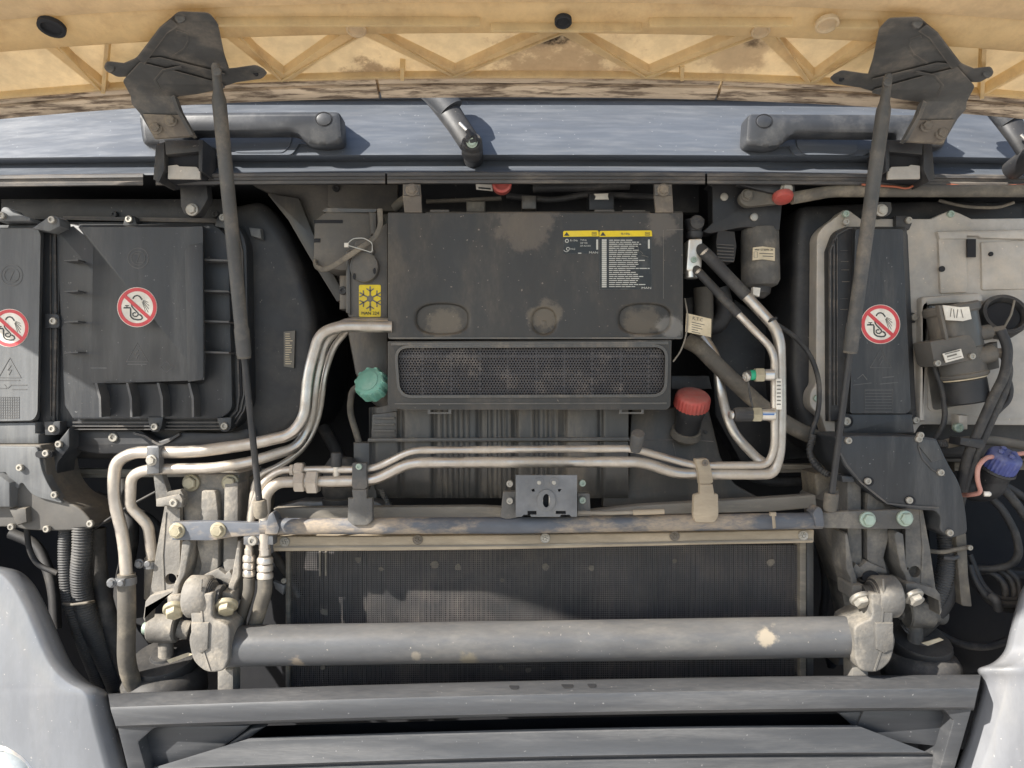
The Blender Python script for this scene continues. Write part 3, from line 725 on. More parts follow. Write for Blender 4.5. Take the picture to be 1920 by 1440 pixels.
# lower left duct cover
dc = thing("cable_duct_cover", "grey dusty moulded duct cover below the leftmost cover", "duct cover", 90, 990, .08)
MB().prism([(-120, 834), (76, 834, 4), (84, 862, 6), (88, 900, 20), (112, 935, 30), (150, 952, 20), (170, 975, 12), (176, 990, 8), (150, 994, 10), (100, 996, 20), (52, 994, 10), (20, 988), (-120, 990)], .075, .09, .010, seg=4).build("body", 'lid' if 0 else 'greyp', dc)
MB().prism([(-120, 836), (70, 838, 8), (80, 890, 30), (100, 925, 30), (120, 945, 10), (60, 930, 20), (40, 902, 10), (32, 918, 4), (10, 886), (-120, 886)], .068, .02, .004, seg=3).build("raised_face", 'lid', dc)
MB().prism([(104, 832), (130, 800), (130, 838), (108, 868), (104, 900), (98, 860)], .10, .05, .004).build("side_flange", 'cover', dc)
MB().prism([(-120, 890), (-5, 888), (18, 905), (18, 952), (-120, 952)], .055, .06, .006).build("connector_block", 'lid', dc)
MB().prism([(14, 954), (48, 952), (50, 980), (30, 986)], .062, .05, .005).build("connector_tab", 'greyp', dc)
MB().prism([(66, 846, 8), (98, 846, 8), (98, 858, 8), (66, 858, 8)], .066, .01).build("screw_recess", 'dark', dc)
for (u, v, y) in ((110, 833, .096), (86, 850, .064), (37, 877, .064), (102, 928, .066), (169, 982, .07), (87, 992, .07), (21, 988, .07)): bolt(dc, u, v, y, 6.5, 'screw', 'zinc')

# conduits hanging under it
for (path, r, lab) in (([(124, 990, .10), (122, 1040, .10), (126, 1110, .10), (150, 1190, .12), (190, 1290, .16)], 13, "narrower left corrugated conduit hanging below the duct cover"),
                       ([(155, 985, .085), (155, 1030, .085), (150, 1080, .09), (158, 1140, .10), (190, 1220, .13), (225, 1300, .16)], 18, "wider right corrugated conduit hanging below the duct cover")):
    o = MB().corr(path, r, 60, 4.6, .13).build("corrugated_hose", 'corr', ang=80); tag(o, lab, "hose", "corrugated conduits below the duct cover")
o = MB().tube([(50, 990, .11), (54, 1030, .12), (70, 1060, .13), (108, 1075, .13)], 5, 30).build("cable", 'hose'); tag(o, "thin black cable curving left of the corrugated conduits", "cable")
o = MB().tube([(180, 990, .13), (182, 1080, .13), (205, 1170, .13), (255, 1300, .15)], 17, 60).build("rubber_hose", 'hose'); tag(o, "smooth dark hose behind the right corrugated conduit", "hose")
o = MB().tube([(119, 1132, .078), (135, 1134, .066), (165, 1130, .066), (176, 1128, .09)], 2.6, 4).build("cable_tie", 'hosetan'); tag(o, "grey cable tie binding the two corrugated conduits", "cable tie")

# ================================================================== metal coolant pipes on the left
def pipe(name, label, cat, path, r, m, bend=26, group=None, flat=1.):
    g = thing(name, label, cat, *path[-1][:2], path[-1][2], group)
    MB().tube(path, r, bend, 16, flat).build("tube", m, g); return g
p1 = pipe("coolant_pipe", "outer thick dusty metal pipe bending down at far left of its bundle", "pipe", [(735, 613, .03), (640, 611, .02), (600, 625, .02), (578, 700, .015), (572, 780, .01), (548, 815, .005), (470, 833, 0), (360, 848, 0), (250, 848, 0), (216, 866, 0), (212, 930, .0), (232, 1010, .01), (238, 1085, .01)], 11.2, 'alu', 30)
MB().tube([(237, 1076, .01), (238, 1160, .01), (236, 1250, .03), (262, 1310, .06)], 16, 60).build("hose_end", 'hosetan', p1)
m = MB(); m.tube([(238, 1082, .01), (238, 1095, .01)], 17.5, 1); m.build("hose_clamp", 'steel', p1)
MB().box(212, 1086, 232, 1100, -.008, .02, .002).build("clamp_screw_housing", 'steel', p1); bolt(p1, 209, 1093, -.008, 7, 'hex', 'steel'); bolt(p1, 226, 1094, -.010, 6, 'rivet', 'steel')
p2 = pipe("coolant_pipe", "second metal pipe with a sideways kink, inside the outer bend", "pipe", [(730, 606, .045), (645, 604, .045), (608, 640, .04), (592, 710, .035), (582, 790, .03), (560, 838, .02), (470, 866, .005), (400, 878, 0), (275, 880, 0), (246, 892, .005), (243, 950, .01), (262, 968, .015), (278, 985, .02), (286, 1050, .03)], 10, 'alu', 22)
m = MB(); m.tube([(285, 1046, .03), (284, 1120, .04)], 13, 4); m.build("hose_end", 'hosetan', p2)
m = MB(); m.tube([(285, 1052, .03), (285, 1064, .03)], 14.5, 1); m.build("hose_clamp", 'steel', p2); bolt(p2, 261, 1057, .02, 7, 'hex', 'steel'); bolt(p2, 276, 1058, .012, 6, 'rivet', 'steel')
p3 = pipe("coolant_pipe", "thin pipe at the inside of the left pipe bundle", "pipe", [(650, 620, .06), (625, 650, .06), (608, 700, .055), (598, 780, .05), (575, 835, .04), (530, 872, .03), (480, 892, .03), (470, 960, .03), (462, 1010, .03)], 6.5, 'alu', 30)
cl = thing("pipe_clamp", "steel clamp bracket holding the two left pipes side by side", "clamp", 285, 990, .0)
MB().prism([(274, 836, 4), (298, 836, 4), (298, 888), (274, 890)], -.018, .016, .004).build("clamp_band", 'steel', cl)
bolt(cl, 284, 863, -.019, 8, 'hex', 'zinc')
MB().prism([(286, 888), (302, 886), (312, 915, 12), (314, 922), (338, 918), (344, 928), (344, 948), (330, 956), (308, 948), (305, 950, 2), (292, 950), (290, 922)], -.002, .014, .003).build("clamp_foot", 'castdark', cl)
MB().prism([(292, 936), (336, 926), (342, 936), (340, 952), (310, 948), (306, 950), (292, 950)], -.006, .01, .002).build("foot_plate", 'cast', cl)
bolt(cl, 326, 943, -.008, 8, 'screw', 'zinc')

# ================================================================== middle: hvac box
yC = .03
hv = thing("ventilation_box", "large dusty black ventilation box with a perforated grille in the centre", "ventilation box", 990, 770, .06)
MB().prism([(727, 398, 2), (762, 398), (764, 401), (796, 401), (798, 397), (1218, 396), (1222, 400), (1252, 400), (1256, 396), (1280, 396, 3), (1281, 628, 6), (1276, 634, 4), (732, 636, 4), (727, 630, 4)], yC + .006, .17, .003).build("box_body", 'blackdust', hv)
# front face with real dimples
def dimple(u, v):
    d = 0.
    for (cu, cv, a, c, dep, p) in ((829, 598, 47, 27, .012, 2.6), (1209, 598, 47, 27, .012, 2.6), (1020, 602, 22, 24, .009, 2.2)):
        q = (abs((u - cu) / a) ** p + abs((v - cv) / c) ** p)
        if q < 1.4:
            e = 1 / (1 + math.exp((q - 1) * 11)); d += dep * e
            if cu != 1020: d -= .006 * e * math.exp(-((u - cu - 0) / 24) ** 2 - ((v - cv - 10) / 9) ** 2)
    if abs(u - 1020) < 30: d -= .004 * math.exp(-((u - 1020) / 8) ** 4 - ((v - 606) / 8) ** 4)
    return yC + d
def us(a, c, n): return [a + (c - a) * i / n for i in range(n + 1)]
U = us(727.5, 1280.5, 150); V = us(400, 555, 10) + us(560, 634, 36)
b = MB(); b.grid(lambda i, j: P(U[int(round(i * (len(U) - 1)))], V[int(round(j * (len(V) - 1)))], dimple(U[int(round(i * (len(U) - 1)))], V[int(round(j * (len(V) - 1)))])), len(U) - 1, len(V) - 1, thick=Vector((0, .0055, 0)))
fp = b.build("front_cover", 'blackdust', hv, ang=60)
MB().prism([(727, 612), (1281, 612), (1281, 628), (1278, 636, 4), (730, 637, 4)], yC - .002, .002).build("cover_edge", 'blackdust', fp) if 0 else None
m = MB(); m.stroke([(730, 634), (1278, 634)], yC - .002, 3.2, .004); m.stroke([(1250, 431), (1281, 430)], yC - .0008, 1.2, .001); m.stroke([(1244, 431), (1244, 560)], yC - .0004, .8, .0006); m.build("edge_bead", 'tank', fp)
for (u0, u1, v0, v1) in ((806, 842, 393, 398), (1115, 1152, 393, 398), (1168, 1210, 394, 397)): MB().box(u0, v0, u1, v1, yC + .01, .02, .001).build("edge_tab", 'greyp', hv)
# strap brackets at the top
for u in (772, 1244):
    st = MB()
    st.prism([(u - 17, 345), (u + 16, 345), (u + 18, 375), (u + 19, 398), (u - 14, 398), (u - 17, 370)], yC - .004, .006, .002)
    s = st.build("strap_bracket", 'irontan', hv); MB().box(u - 16, 346, u + 15, 366, yC - .008, .006, .003).build("strap_pad", 'greyp', s)
    bolt(s, u, 356, yC - .010, 9, 'hex', 'irontan')
# grille frame
gy = yC - .004
gr = MB()
outer = [(727, 640, 2), (1259, 638, 2), (1257, 762, 8), (1250, 768, 6), (760, 768, 4), (727, 764, 10)]
hole = [tuple(p) for p in rounded([(741, 650, 26), (1251, 648, 26), (1248, 742, 26), (748, 744, 26)], 6)]
gr.prism(outer, gy, .03, holes=[hole])
gf = gr.build("grille_frame", 'blackdust', hv)
m = MB(); m.stroke([(733, 645, 0), (1253, 643)], gy - .002, 5, .004); m.stroke([(740, 757), (1250, 756)], gy - .002, 2.5, .003); m.build("frame_bead", 'tank', gf)
m = MB(); m.stroke(rounded([(741, 650, 26), (1251, 648, 26), (1248, 742, 26), (748, 744, 26)], 6), gy - .003, 5, .004, closed=True); m.build("opening_rim", 'tank', gf)
# perforated sheet: honeycomb of real holes
def inside(u, v):
    x = abs(u - 995) - 225; y_ = abs(v - 696.5) - 20
    return math.hypot(max(x, 0), max(y_, 0)) < 27.5
bm = bmesh.new(); pit = 5.4; hx = pit / math.sqrt(3); row = 0; v = 640.
while v < 752:
    u = 735. + (pit / 2 if row % 2 else 0)
    while u < 1256:
        if inside(u, v):
            o_ = [bm.verts.new(P(u + hx * math.sin(k * math.pi / 3), v + hx * math.cos(k * math.pi / 3), gy + .006)) for k in range(6)]
            i_ = [bm.verts.new(P(u + 1.75 * math.sin(k * math.pi / 3), v + 1.75 * math.cos(k * math.pi / 3), gy + .0062)) for k in range(6)]
            w_ = [bm.verts.new(P(u + 1.7 * math.sin(k * math.pi / 3), v + 1.7 * math.cos(k * math.pi / 3), gy + .0085)) for k in range(6)]
            for k in range(6):
                bm.faces.new((o_[k], o_[(k + 1) % 6], i_[(k + 1) % 6], i_[k])); bm.faces.new((i_[k], i_[(k + 1) % 6], w_[(k + 1) % 6], w_[k]))
        u += pit
    v += pit * math.sqrt(3) / 2; row += 1
bb = MB(); bb.add(bm); bb.build("perforated_sheet", 'grille', hv, kind='stuff')
MB().box(738, 644, 1253, 748, gy + .014, .01).build("grille_backing", 'dark', gf)
m = MB()
for u in (792, 846, 900, 952, 1006, 1058, 1110, 1164, 1216): m.box(u - 1.2, 648, u + 1.2, 746, gy + .0065, .003)
for v in (668, 702, 736): m.box(742, v - 1.2, 1250, v + 1.2, gy + .0066, .003)
m.build("stiffening_rib", 'grille', gf)
for (u, w) in ((824, 22), (1184, 23)):
    m = MB(); m.prism([(u - w, 766), (u + w, 766), (u + w, 776), (u - w, 776)], gy + .002, .012, holes=[[(u - w + 5, 767.5), (u + w - 5, 767.5), (u + w - 5, 773), (u - w + 5, 773)]]); m.build("latch_clip", 'tank', hv)
# warning labels
yl = yC - .0008
def maintenance(u0, u1, v0, vb, v1, name):
    L = MB().prism(rect(u0, v0 + 2, u1, v1), yl, .0006).build(name, 'blacklabel', hv)
    y2 = yl - .0005
    MB().prism([(u0, v0, 3), (u1, v0 - 1, 3), (u1 + 1, vb - 1), (u0, vb)], y2, .0004).build("yellow_header", 'yellow', L)
    m = MB(); m.prism([(u0 + 6.5, v0 + 2), (u0 + 12, vb - 2), (u0 + 1.5, vb - 2)], y2 - .0004, .0004); m.build("warning_triangle", 'ink', L)
    m = MB(); m.stroke(rect(u1 - 12, v0 + 2.5, u1 - 4, v0 + 8), y2 - .0004, 1.0, .0004, closed=True); m.stroke([(u1 - 11, v0 + 5.3), (u1 - 5, v0 + 5.3)], y2 - .0004, 1.2, .0004); m.build("book_symbol", 'ink', L)
    return L
y3 = yl - .0005
L1 = maintenance(1056, 1122, 433, 444, 476, "small_warning_label")
text(L1, "R-134a", 1076, 451, y3, 3.6, 'pale_print'); text(L1, "PAG", 1074, 467, y3, 3.4, 'pale_print')
for i, t in enumerate(("TYP-N", "SSP VSE", "DF AU1001")): text(L1, t, 1088, 450.5 + i * 5.3, y3, 3.0, 'pale_print', align='LEFT')
text(L1, "MAN", 1113, 473.6, y3, 3.8, 'pale_print', sx=1.5)
m = MB(); m.stroke(circ(1063, 451.5, 3.2, n=6), y3, 1.4, .0004, closed=True); m.stroke(circ(1065, 466.5, 3, n=6), y3, 1.4, .0004, closed=True); m.stroke(arc(1062, 468, 4.5, 4, 20, 170, 8), y3, 1, .0004); m.stroke([(1084, 474.6), (1090, 474.6)], y3, 1.6, .0004); m.box(1118, 449, 1121.5, 468, y3, .0004); m.build("label_symbol", 'pale_print', L1)
L2 = maintenance(1124, 1222, 433, 444, 543, "large_warning_label")
text(L2, "R-134a", 1173, 438.6, yl - .001, 4, 'inkgrey'); text(L2, "MAN", 1212, 540, y3, 3.8, 'pale_print', sx=1.6)
m = MB()
for i in range(24): v = 450.3 + i * 3.78; m.box(1128.5, v - 1.55, 1137.3, v + 1.45, y3, .0004)
m.box(1215, 449, 1218.5, 466, y3, .0004); m.build("language_block", 'pale_print', L2, kind="stuff")
m = MB(); rr = random.Random(3)
for i in range(24):
    v = 450.3 + i * 3.78; u = 1142.; e = 1142 + [44, 56, 60, 54, 50, 56, 53, 53, 54, 54, 67, 56, 55, 52, 76, 40, 50, 54, 64, 57, 54, 51, 68, 49][i]
    while u < e - 2:
        w = rr.uniform(5, 16); w = min(w, e - u); m.stroke([(u, v), (u + w, v)], y3, 1.5, .0004); u += w + 1.4
m.build("label_lettering", 'pale_print', L2)
m = MB(); m.stroke([(1200, 470), (1206, 476)], yl - .0009, .8, .0003); m.stroke([(1196, 462), (1198, 474)], yl - .0009, .8, .0003); m.stroke([(1203, 478), (1216, 482)], yl - .0009, .8, .0003); m.build("scratch", 'inkgrey', L2)

# ----- left flank of the box: heater inlet with the snowflake sticker
hi = thing("heater_inlet", "grey plastic inlet left of the ventilation box with yellow snowflake sticker", "heater inlet", 690, 600, .09)
MB().prism([(648, 470), (690, 456), (720, 420), (727, 418), (727, 606), (690, 606), (652, 594, 4), (648, 560)], .05, .10, .004).build("inlet_body", 'greyp', hi)
MB().prism([(648, 470, 6), (656, 468), (657, 590), (648, 586)], .046, .08, .003).build("inlet_flange", 'tank', hi)
MB().prism([(588, 414), (604, 400, 4), (612, 396), (700, 398), (708, 404, 4), (712, 418), (712, 470), (690, 500), (640, 508), (604, 502, 10), (586, 490)], .07, .10, .006).build("motor_housing", 'greyp', hi)
MB().box(588, 412, 642, 418, .068, .02, .001).build("housing_slot", 'dark', hi); MB().box(588, 447, 600, 454, .068, .02, .001).build("housing_slot", 'dark', hi)
MB().prism([(604, 396), (612, 390), (706, 392), (704, 398), (612, 398)], .074, .08).build("housing_top", 'tank', hi)
MB().prism([(690, 396), (706, 398), (706, 440), (694, 440)], .062, .03, .006).build("housing_rib", 'greyp', hi)
d = MB().prism(circ(682, 500, 27, 29, 26), .036, .016, .003).build("round_lid", 'greyp', hi)
MB().prism([(664, 452, 6), (690, 446, 6), (702, 470), (696, 480), (664, 482)], .04, .03, .004).build("lid_neck", 'greyp', hi)
for (u, v) in ((664, 518), (702, 508)): MB().prism(circ(u, v, 2.5, 6, 10), .034, .004).build("lid_slot", 'dark', d)
m = MB(); m.stroke(circ(682, 500, 25, 27, 26), .0355, 1.4, .001, closed=True); m.build("lid_rim", 'tank', d)
MB().box(636, 516, 652, 580, .075, .03, .003).build("screw_bracket", 'tank', hi); bolt(hi, 643, 545, .074, 8, 'screw', 'black')
s = MB().prism(rect(673, 534, 714, 594, 3), .0492, .0006).build("yellow_sticker", 'yellow', hi); ys = .0486
m = MB(); m.prism(circ(694, 560, 6.4, n=6), ys, .0004)
for k in range(6):
    a = R(60 * k - 90); q = lambda d, da=0: (694 + d * math.cos(a + da), 560 + d * math.sin(a + da))
    m.stroke([q(5), q(23)], ys, 2.6, .0004)
    for sg in (-1, 1): m.stroke([q(14), (q(14)[0] + 8.5 * math.cos(a + sg * R(55)), q(14)[1] + 8.5 * math.sin(a + sg * R(55)))], ys, 2.2, .0004)
m.build("snowflake", 'inkgrey', s)
text(s, "MAN 324", 694, 587.5, ys, 6, 'ink')
o = MB().tube([(712, 392, .03), (714, 425, .03), (702, 448, .03), (665, 472, .028), (628, 498, .03), (606, 507, .045), (592, 500, .06), (590, 490, .07)], 5.2, 22, flat=.7).build("cable", 'hosetan'); tag(o, "tan dusty cable looping across the grey heater inlet", "cable")
o = MB().tube([(650, 458, .018), (662, 447, .018), (682, 446, .018), (698, 455, .02), (698, 474, .02), (680, 468, .02), (652, 460, .018)], .9, 6).build("cable_tie", 'pale_print'); tag(o, "thin loose white cable tie on the tan cable", "cable tie")
MB().box(645, 455, 653, 463, .016, .004, .001).build("tie_head", 'white', o)
# grey panel at the upper left of the middle bay
gp = thing("inner_panel", "flat grey inner panel between the left housing and the heater inlet", "panel", 560, 560, .17)
MB().prism([(470, 345), (760, 345), (760, 470), (640, 562), (632, 560), (590, 480, 30), (548, 410, 20), (505, 362)], .17, .02, .003).build("panel", 'greyp', gp)
MB().prism([(500, 362, 6), (560, 372), (600, 470, 30), (648, 556), (632, 566), (585, 490, 30), (540, 412)], .155, .03, .004).build("panel_edge", 'tank', gp)
MB().prism([(614, 345), (746, 345), (746, 396), (640, 396), (614, 388)], .15, .03, .004).build("raised_step", 'greyp', gp); bolt(gp, 630, 353, .148, 7, 'screw', 'black')

# ================================================================== things under the ventilation box
tk = thing("coolant_tank", "ribbed dark grey coolant tank behind the pipes in the middle", "tank", 930, 935, .13)
yT = .075
def tank_half(v0, v1, bulge, name):
    b = MB(); us_ = [694, 700, 706, 740, 748, 752, 756, 800, 808, 812, 818, 824]
    prof = []
    def dep(u):
        d = 0.
        for c in (698, 752, 814, 898, 966, 1058, 1126): d += .007 * math.exp(-((u - c) / 5.) ** 2)
        for c in (828, 838, 848, 858, 868, 878, 912, 921, 930, 939, 948, 958, 1000, 1008, 1017, 1026, 1035, 1046): d -= .0032 * math.exp(-((u - c) / 2.2) ** 2)
        return d
    n = 240
    def fn(i, j):
        u = 692 + (1178 - 692) * i; v = v0 + (v1 - v0) * j
        e = (v - v1) / 16 if bulge else (v0 - v) / 16
        r = .02 * math.exp(e * 1.0) if bulge else 0
        return P(u, v, yT + dep(u) + r)
    b.grid(fn, n, 12, thick=Vector((0, .10, 0)))
    return b.build(name, 'tank', tk, ang=55)
tank_half(764, 823, False, "upper_shell"); tank_half(828, 934, True, "lower_shell")
m = MB(); m.prism([(690, 822), (1180, 820), (1182, 827), (688, 829)], yT - .010, .05, .002); m.build("seam_flange", 'tank', tk)
MB().prism([(696, 776), (745, 770), (745, 824), (694, 824)], yT - .006, .05, .006).build("neck_block", 'tank', tk)
for v in (782, 794, 806): MB().box(700, v, 740, v + 4, yT - .010, .01, .001).build("neck_rib", 'tank', tk)
MB().prism([(722, 720), (742, 716), (742, 782), (703, 782)], yT - .002, .05, .008).build("filler_neck", 'tank', tk)
def cap(parent, c, ax, r, h, m, flutes, name="cap", dome=.12):
    b = MB(); b.lathe(c, ax, [(0, r * .97), (h * .12, r), (h * .75, r * .985), (h * .9, r * .93), (h, r * .84), (h * (1 + dome * .4), r * .3)], flutes * 4, flutes, .055, (0, 2))
    return b.build(name, m, parent, ang=50)
ax = Vector((-.28, -.86, .42)).normalized(); c0 = P(704, 727, .058)
gc = cap(tk, c0, ax, .0255, .026, 'green', 10, "filler_cap"); gc["label"] = "turquoise green screw cap with lugs"
for k in range(10):
    a = k * math.tau / 10; e1 = ax.cross(Vector((0, 0, 1))).normalized(); e2 = ax.cross(e1)
    pos = c0 + ax * .013 + (e1 * math.cos(a) + e2 * math.sin(a)) * .0216
    MB().lathe(pos - ax * .010, ax, [(0, .0062), (.018, .0056), (.022, .004)], 6).build("grip_lug", 'green', gc)
MB().lathe(c0 + ax * .0265, ax, [(-.004, .017), (.002, .017), (.003, .015), (.003, .002)], 20).build("cap_top", 'green', gc)
MB().lathe(c0, -ax, [(0, .021), (.06, .021)], 18).build("cap_neck", 'tank', gc)
o = MB().tube([(676, 722, .10), (660, 732, .10), (655, 770, .10), (668, 812, .10), (674, 832, .10)], 6, 26).build("vent_hose", 'hosetan'); tag(o, "thin grey hose curving down from the green cap", "hose")
MB().prism([(648, 612), (728, 616), (728, 712), (676, 724, 20), (664, 700)], .13, .12, .01).build("upper_hose_duct", 'tank', tk)
rt = thing("filler_pipe", "dark filler neck with a red fluted cap right of the grille", "filler", 1298, 800, .08)
c0 = P(1296, 762, .062); ax = Vector((.04, -.50, .86)).normalized()
cap(rt, c0, ax, .0285, .022, 'red', 26, "red_cap")
MB().lathe(c0, -ax, [(0, .022), (.012, .0235), (.020, .021), (.05, .020)], 20).build("neck", 'black', rt)
MB().lathe(c0 - ax * .045, -ax, [(0, .024), (.01, .026), (.016, .022)], 20).build("neck_collar", 'hosetan', rt)
MB().prism([(1258, 704), (1330, 704), (1336, 730), (1258, 730)], .16, .05, .004).build("rear_block", 'black', rt)
sh = thing("splash_shield", "dark grey sheet shield behind the pipes right of the tank", "shield", 1240, 950, .10)
MB().prism([(1184, 766), (1300, 764), (1330, 770), (1350, 852), (1372, 905, 20), (1440, 942), (1440, 950), (1130, 950), (1132, 920, 4), (1170, 918, 6), (1178, 890)], .10, .02, .004).build("sheet", 'blackdust', sh)
m = MB(); m.stroke([(1196, 826), (1290, 824), (1338, 828)], .099, 1.6, .001); m.stroke([(1262, 830), (1268, 856), (1290, 862)], .099, 1.2, .001); m.build("pressed_line", 'trim', sh); bolt(sh, 1323, 810, .099, 4, 'rivet', 'black')
MB().prism([(662, 830), (700, 830), (706, 838), (706, 935), (730, 948), (664, 948)], .085, .03, .003).build("left_bracket_plate", 'tank', tk)
b = MB(); b.lathe(P(640, 945, .07), (0, 0, 1), [(0, .030), (.01, .031), (.012, .027), (.02, .031), (.03, .031), (.033, .027), (.04, .030), (.062, .027), (.075, .018)], 24); o = b.build("rubber_mount", 'hose'); tag(o, "round black rubber mount behind the pipe nuts", "rubber mount")
m = MB(); sp = [P(713 + i * .42, 917 + i * .78, .06) + Vector((math.cos(i * 1.5) * .0042, math.sin(i * 1.5) * .0042, 0)) for i in range(48)]; m.sweep(sp, .0009, 6); o = m.build("coil_spring", 'steel'); tag(o, "small coil spring behind the rear tube, below the left pipe bracket", "spring")

# ================================================================== air conditioning pipes across the bay
ac = thing("refrigerant_pipe", "thick dusty refrigerant pipe running across the bay and up to the block", "pipe", 1455, 890, -.01, "refrigerant pipes")
thick = [(1306, 462, .055), (1320, 472, .03), (1400, 556, .01), (1452, 612, .0), (1462, 640, -.002), (1464, 760, -.005), (1462, 850, -.010), (1450, 888, -.012), (1420, 889, -.012), (1268, 888, -.012), (1205, 866, -.012), (768, 867, -.012), (702, 901, -.012), (520, 904, -.012), (497, 926, -.012), (496, 1030, -.008)]
MB().tube(thick[1:], 10.5, 24, 18).build("tube", 'alu', ac)
MB().tube(thick[:3], 11.6, 20, 16).build("rubber_sleeve", 'hose', ac)
ac2 = thing("refrigerant_pipe", "thin refrigerant pipe above the thick one across the bay", "pipe", 1450, 870, -.015, "refrigerant pipes")
thin = [(1300, 500, .055), (1308, 508, .03), (1385, 590, .005), (1444, 650, -.012), (1452, 672, -.015), (1452, 840, -.018), (1440, 872, -.018), (1300, 873, -.015), (1188, 841, -.015), (772, 844, -.015), (700, 880, -.012), (525, 881, -.010), (492, 905, -.008), (474, 945, -.004), (467, 1030, 0)]
MB().tube(thin[1:], 7.0, 22, 16).build("tube", 'alu', ac2)
MB().tube(thin[:3], 8.2, 20, 14).build("rubber_sleeve", 'hose', ac2)
def hexnut(parent, a, b_, r, m='alu', name="union_nut"):
    A, B = P(*a), P(*b_); rr = r * S(a[2]); L = (B - A).length
    return MB().lathe(A, B - A, [(0, rr * .86), (L * .12, rr), (L * .88, rr), (L, rr * .86)], 6).build(name, m, parent)
hexnut(ac, (553, 903, -.012), (574, 903, -.012), 20); hexnut(ac, (576, 903, -.012), (599, 903, -.012), 23)
MB().cyl((572, 903, -.012), (580, 903, -.012), 14).build("thread", 'aluclean', ac)
hexnut(ac2, (544, 881, -.010), (552, 881, -.010), 11); hexnut(ac2, (553, 881, -.010), (571, 881, -.010), 15)
# service valve standing on the pipe
MB().cyl((631, 893, -.012), (631, 872, -.012), 7).build("valve_stem", 'alu', ac); MB().lathe(P(631, 875, -.012), (0, 0, 1), [(0, .0078), (.001, .0085), (.019, .0085), (.021, .0072)], 20, 10, .05).build("valve_cap", 'hose', ac)
b = MB(); b.lathe(P(1191, 842, -.015), (.05, -.62, .78), [(0, .0095), (.012, .0095), (.013, .0105), (.03, .0105), (.032, .009), (.032, .002)], 20); b.build("valve_cap", 'iron', ac2)
# crimped hose ends at the lower left
for par, u, r, y in ((ac2, 467, 11, 0.), (ac, 497, 14, -.008)):
    for k in range(3):
        v = 1046 + k * 14 + (0 if u < 480 else 4)
        b = MB(); rr = r * S(y); b.lathe(P(u, v + 7, y), (0, 0, 1), [(0, rr * .9), (.0012, rr * 1.05), (.008, rr * 1.05), (.0105, rr * .88)], 20); b.build("crimp_ring", 'alu', par)
    MB().cyl((u, 1028, y), (u, 1046, y), r * .75).build("ferrule", 'alu', par)
    MB().tube([(u, 1084, y), (u, 1108, y), (u - 12, 1150, y + .015), (u - 26, 1190, y + .03)], r * .95, 30).build("hose_end", 'hosetan', par)
    MB().tube([(u, 1040, y), (u, 1095, y)], r * .8, 2).build("hose_core", 'hosetan', par)
MB().box(456, 1004, 512, 1022, -.014, .02, .002).build("pipe_plate", 'steel', ac); bolt(ac, 474, 1014, -.016, 9, 'screw', 'zinc')
# valves with caps on the upright
def service_valve(parent, v, capm, u0=1398):
    z = -.022
    if capm == 'greenring':
        MB().cyl((1450, v, z), (1432, v, z), 11).build("valve_body", 'aluclean', parent)
        hexnut(parent, (1432, v, z), (1415, v, z), 14, 'yellow_bolt', "valve_nut"); MB().cyl((1416, v, z), (1406, v, z), 9.5).build("colour_ring", 'greenring', parent)
        MB().cyl((1407, v, z), (1400, v + 1, z), 9).build("valve_tip", 'hose', parent)
        MB().lathe(P(1401, v + 3, z), (-1, -.4, -.2), [(0, .0075), (.003, .0075), (.004, .005), (.001, .004), (.001, .001)], 16).build("valve_end", 'aluclean', parent)
    else:
        MB().cyl((1452, v, z), (1426, v, z), 12).build("valve_body", 'bright', parent)
        for u in (1429, 1446): MB().box(u - 1 if 0 else 1430, v - 1.5, 1452, v + 1.5, z - .0103, .002).build("colour_stripe", 'bluestripe', parent) if u == 1429 else None
        hexnut(parent, (1427, v, z), (1409, v, z), 14.5, 'yellow_bolt', "valve_nut")
        MB().lathe(P(1410, v, z), (-1, 0, 0), [(0, .0098), (.001, .0108), (.024, .0108), (.027, .009)], 24, 12, .06).build("valve_cap", 'hose', parent)
        MB().lathe(P(1372, v + 1, z), (-1, -.3, 0), [(0, .007), (.003, .006), (.004, .003)], 12).build("cap_end", 'aluclean', parent)
service_valve(ac2, 703, 'greenring'); service_valve(ac, 777, 'cap')
MB().tube([(1402, 710, -.02), (1406, 740, -.02), (1412, 768, -.022)], 2.0, 10).build("cap_strap", 'hose', ac)
lb = MB().prism([(1455, 710, 2), (1466, 710, 2), (1466, 768, 2), (1455, 768, 2)], -.017 - .0085, .003).build("pipe_label", 'white', ac)
m = MB()
for i in range(7): m.stroke([(1457, 716 + i * 7), (1464, 716 + i * 7)], -.0262, 2.2, .0004)
m.build("label_lettering", 'inkgrey', lb)
o = MB().tube([(1437, 607, .002), (1448, 598, -.012), (1456, 596, .0), (1446, 612, .012)], 2.6, 4).build("cable_tie", 'hose'); tag(o, "black cable tie round the thick pipe at its upper bend", "cable tie")
cb = thing("expansion_valve", "pale aluminium block with two pipe ports right of the ventilation box", "valve block", 1302, 512, .05)
MB().prism([(1291, 448, 4), (1317, 447, 4), (1316, 500), (1311, 508, 4), (1287, 508, 4)], .036, .03, .003).build("block", 'bright', cb)
MB().lathe(P(1296, 507, .048), (0, 0, -1), [(0, .0095), (.001, .0105), (.012, .0105), (.013, .009)], 20).build("port_nut", 'aluclean', cb); bolt(cb, 1301, 487, .035, 6, 'screw', 'green_bolt')
MB().lathe(P(1302, 448, .05), (0, 0, 1), [(0, .010), (.004, .013), (.010, .013), (.012, .011), (.03, .016)], 20).build("valve_head", 'black', cb)
MB().prism(circ(1308, 416, 14, n=20), .035, .03, .004).build("valve_dome", 'hose', cb)
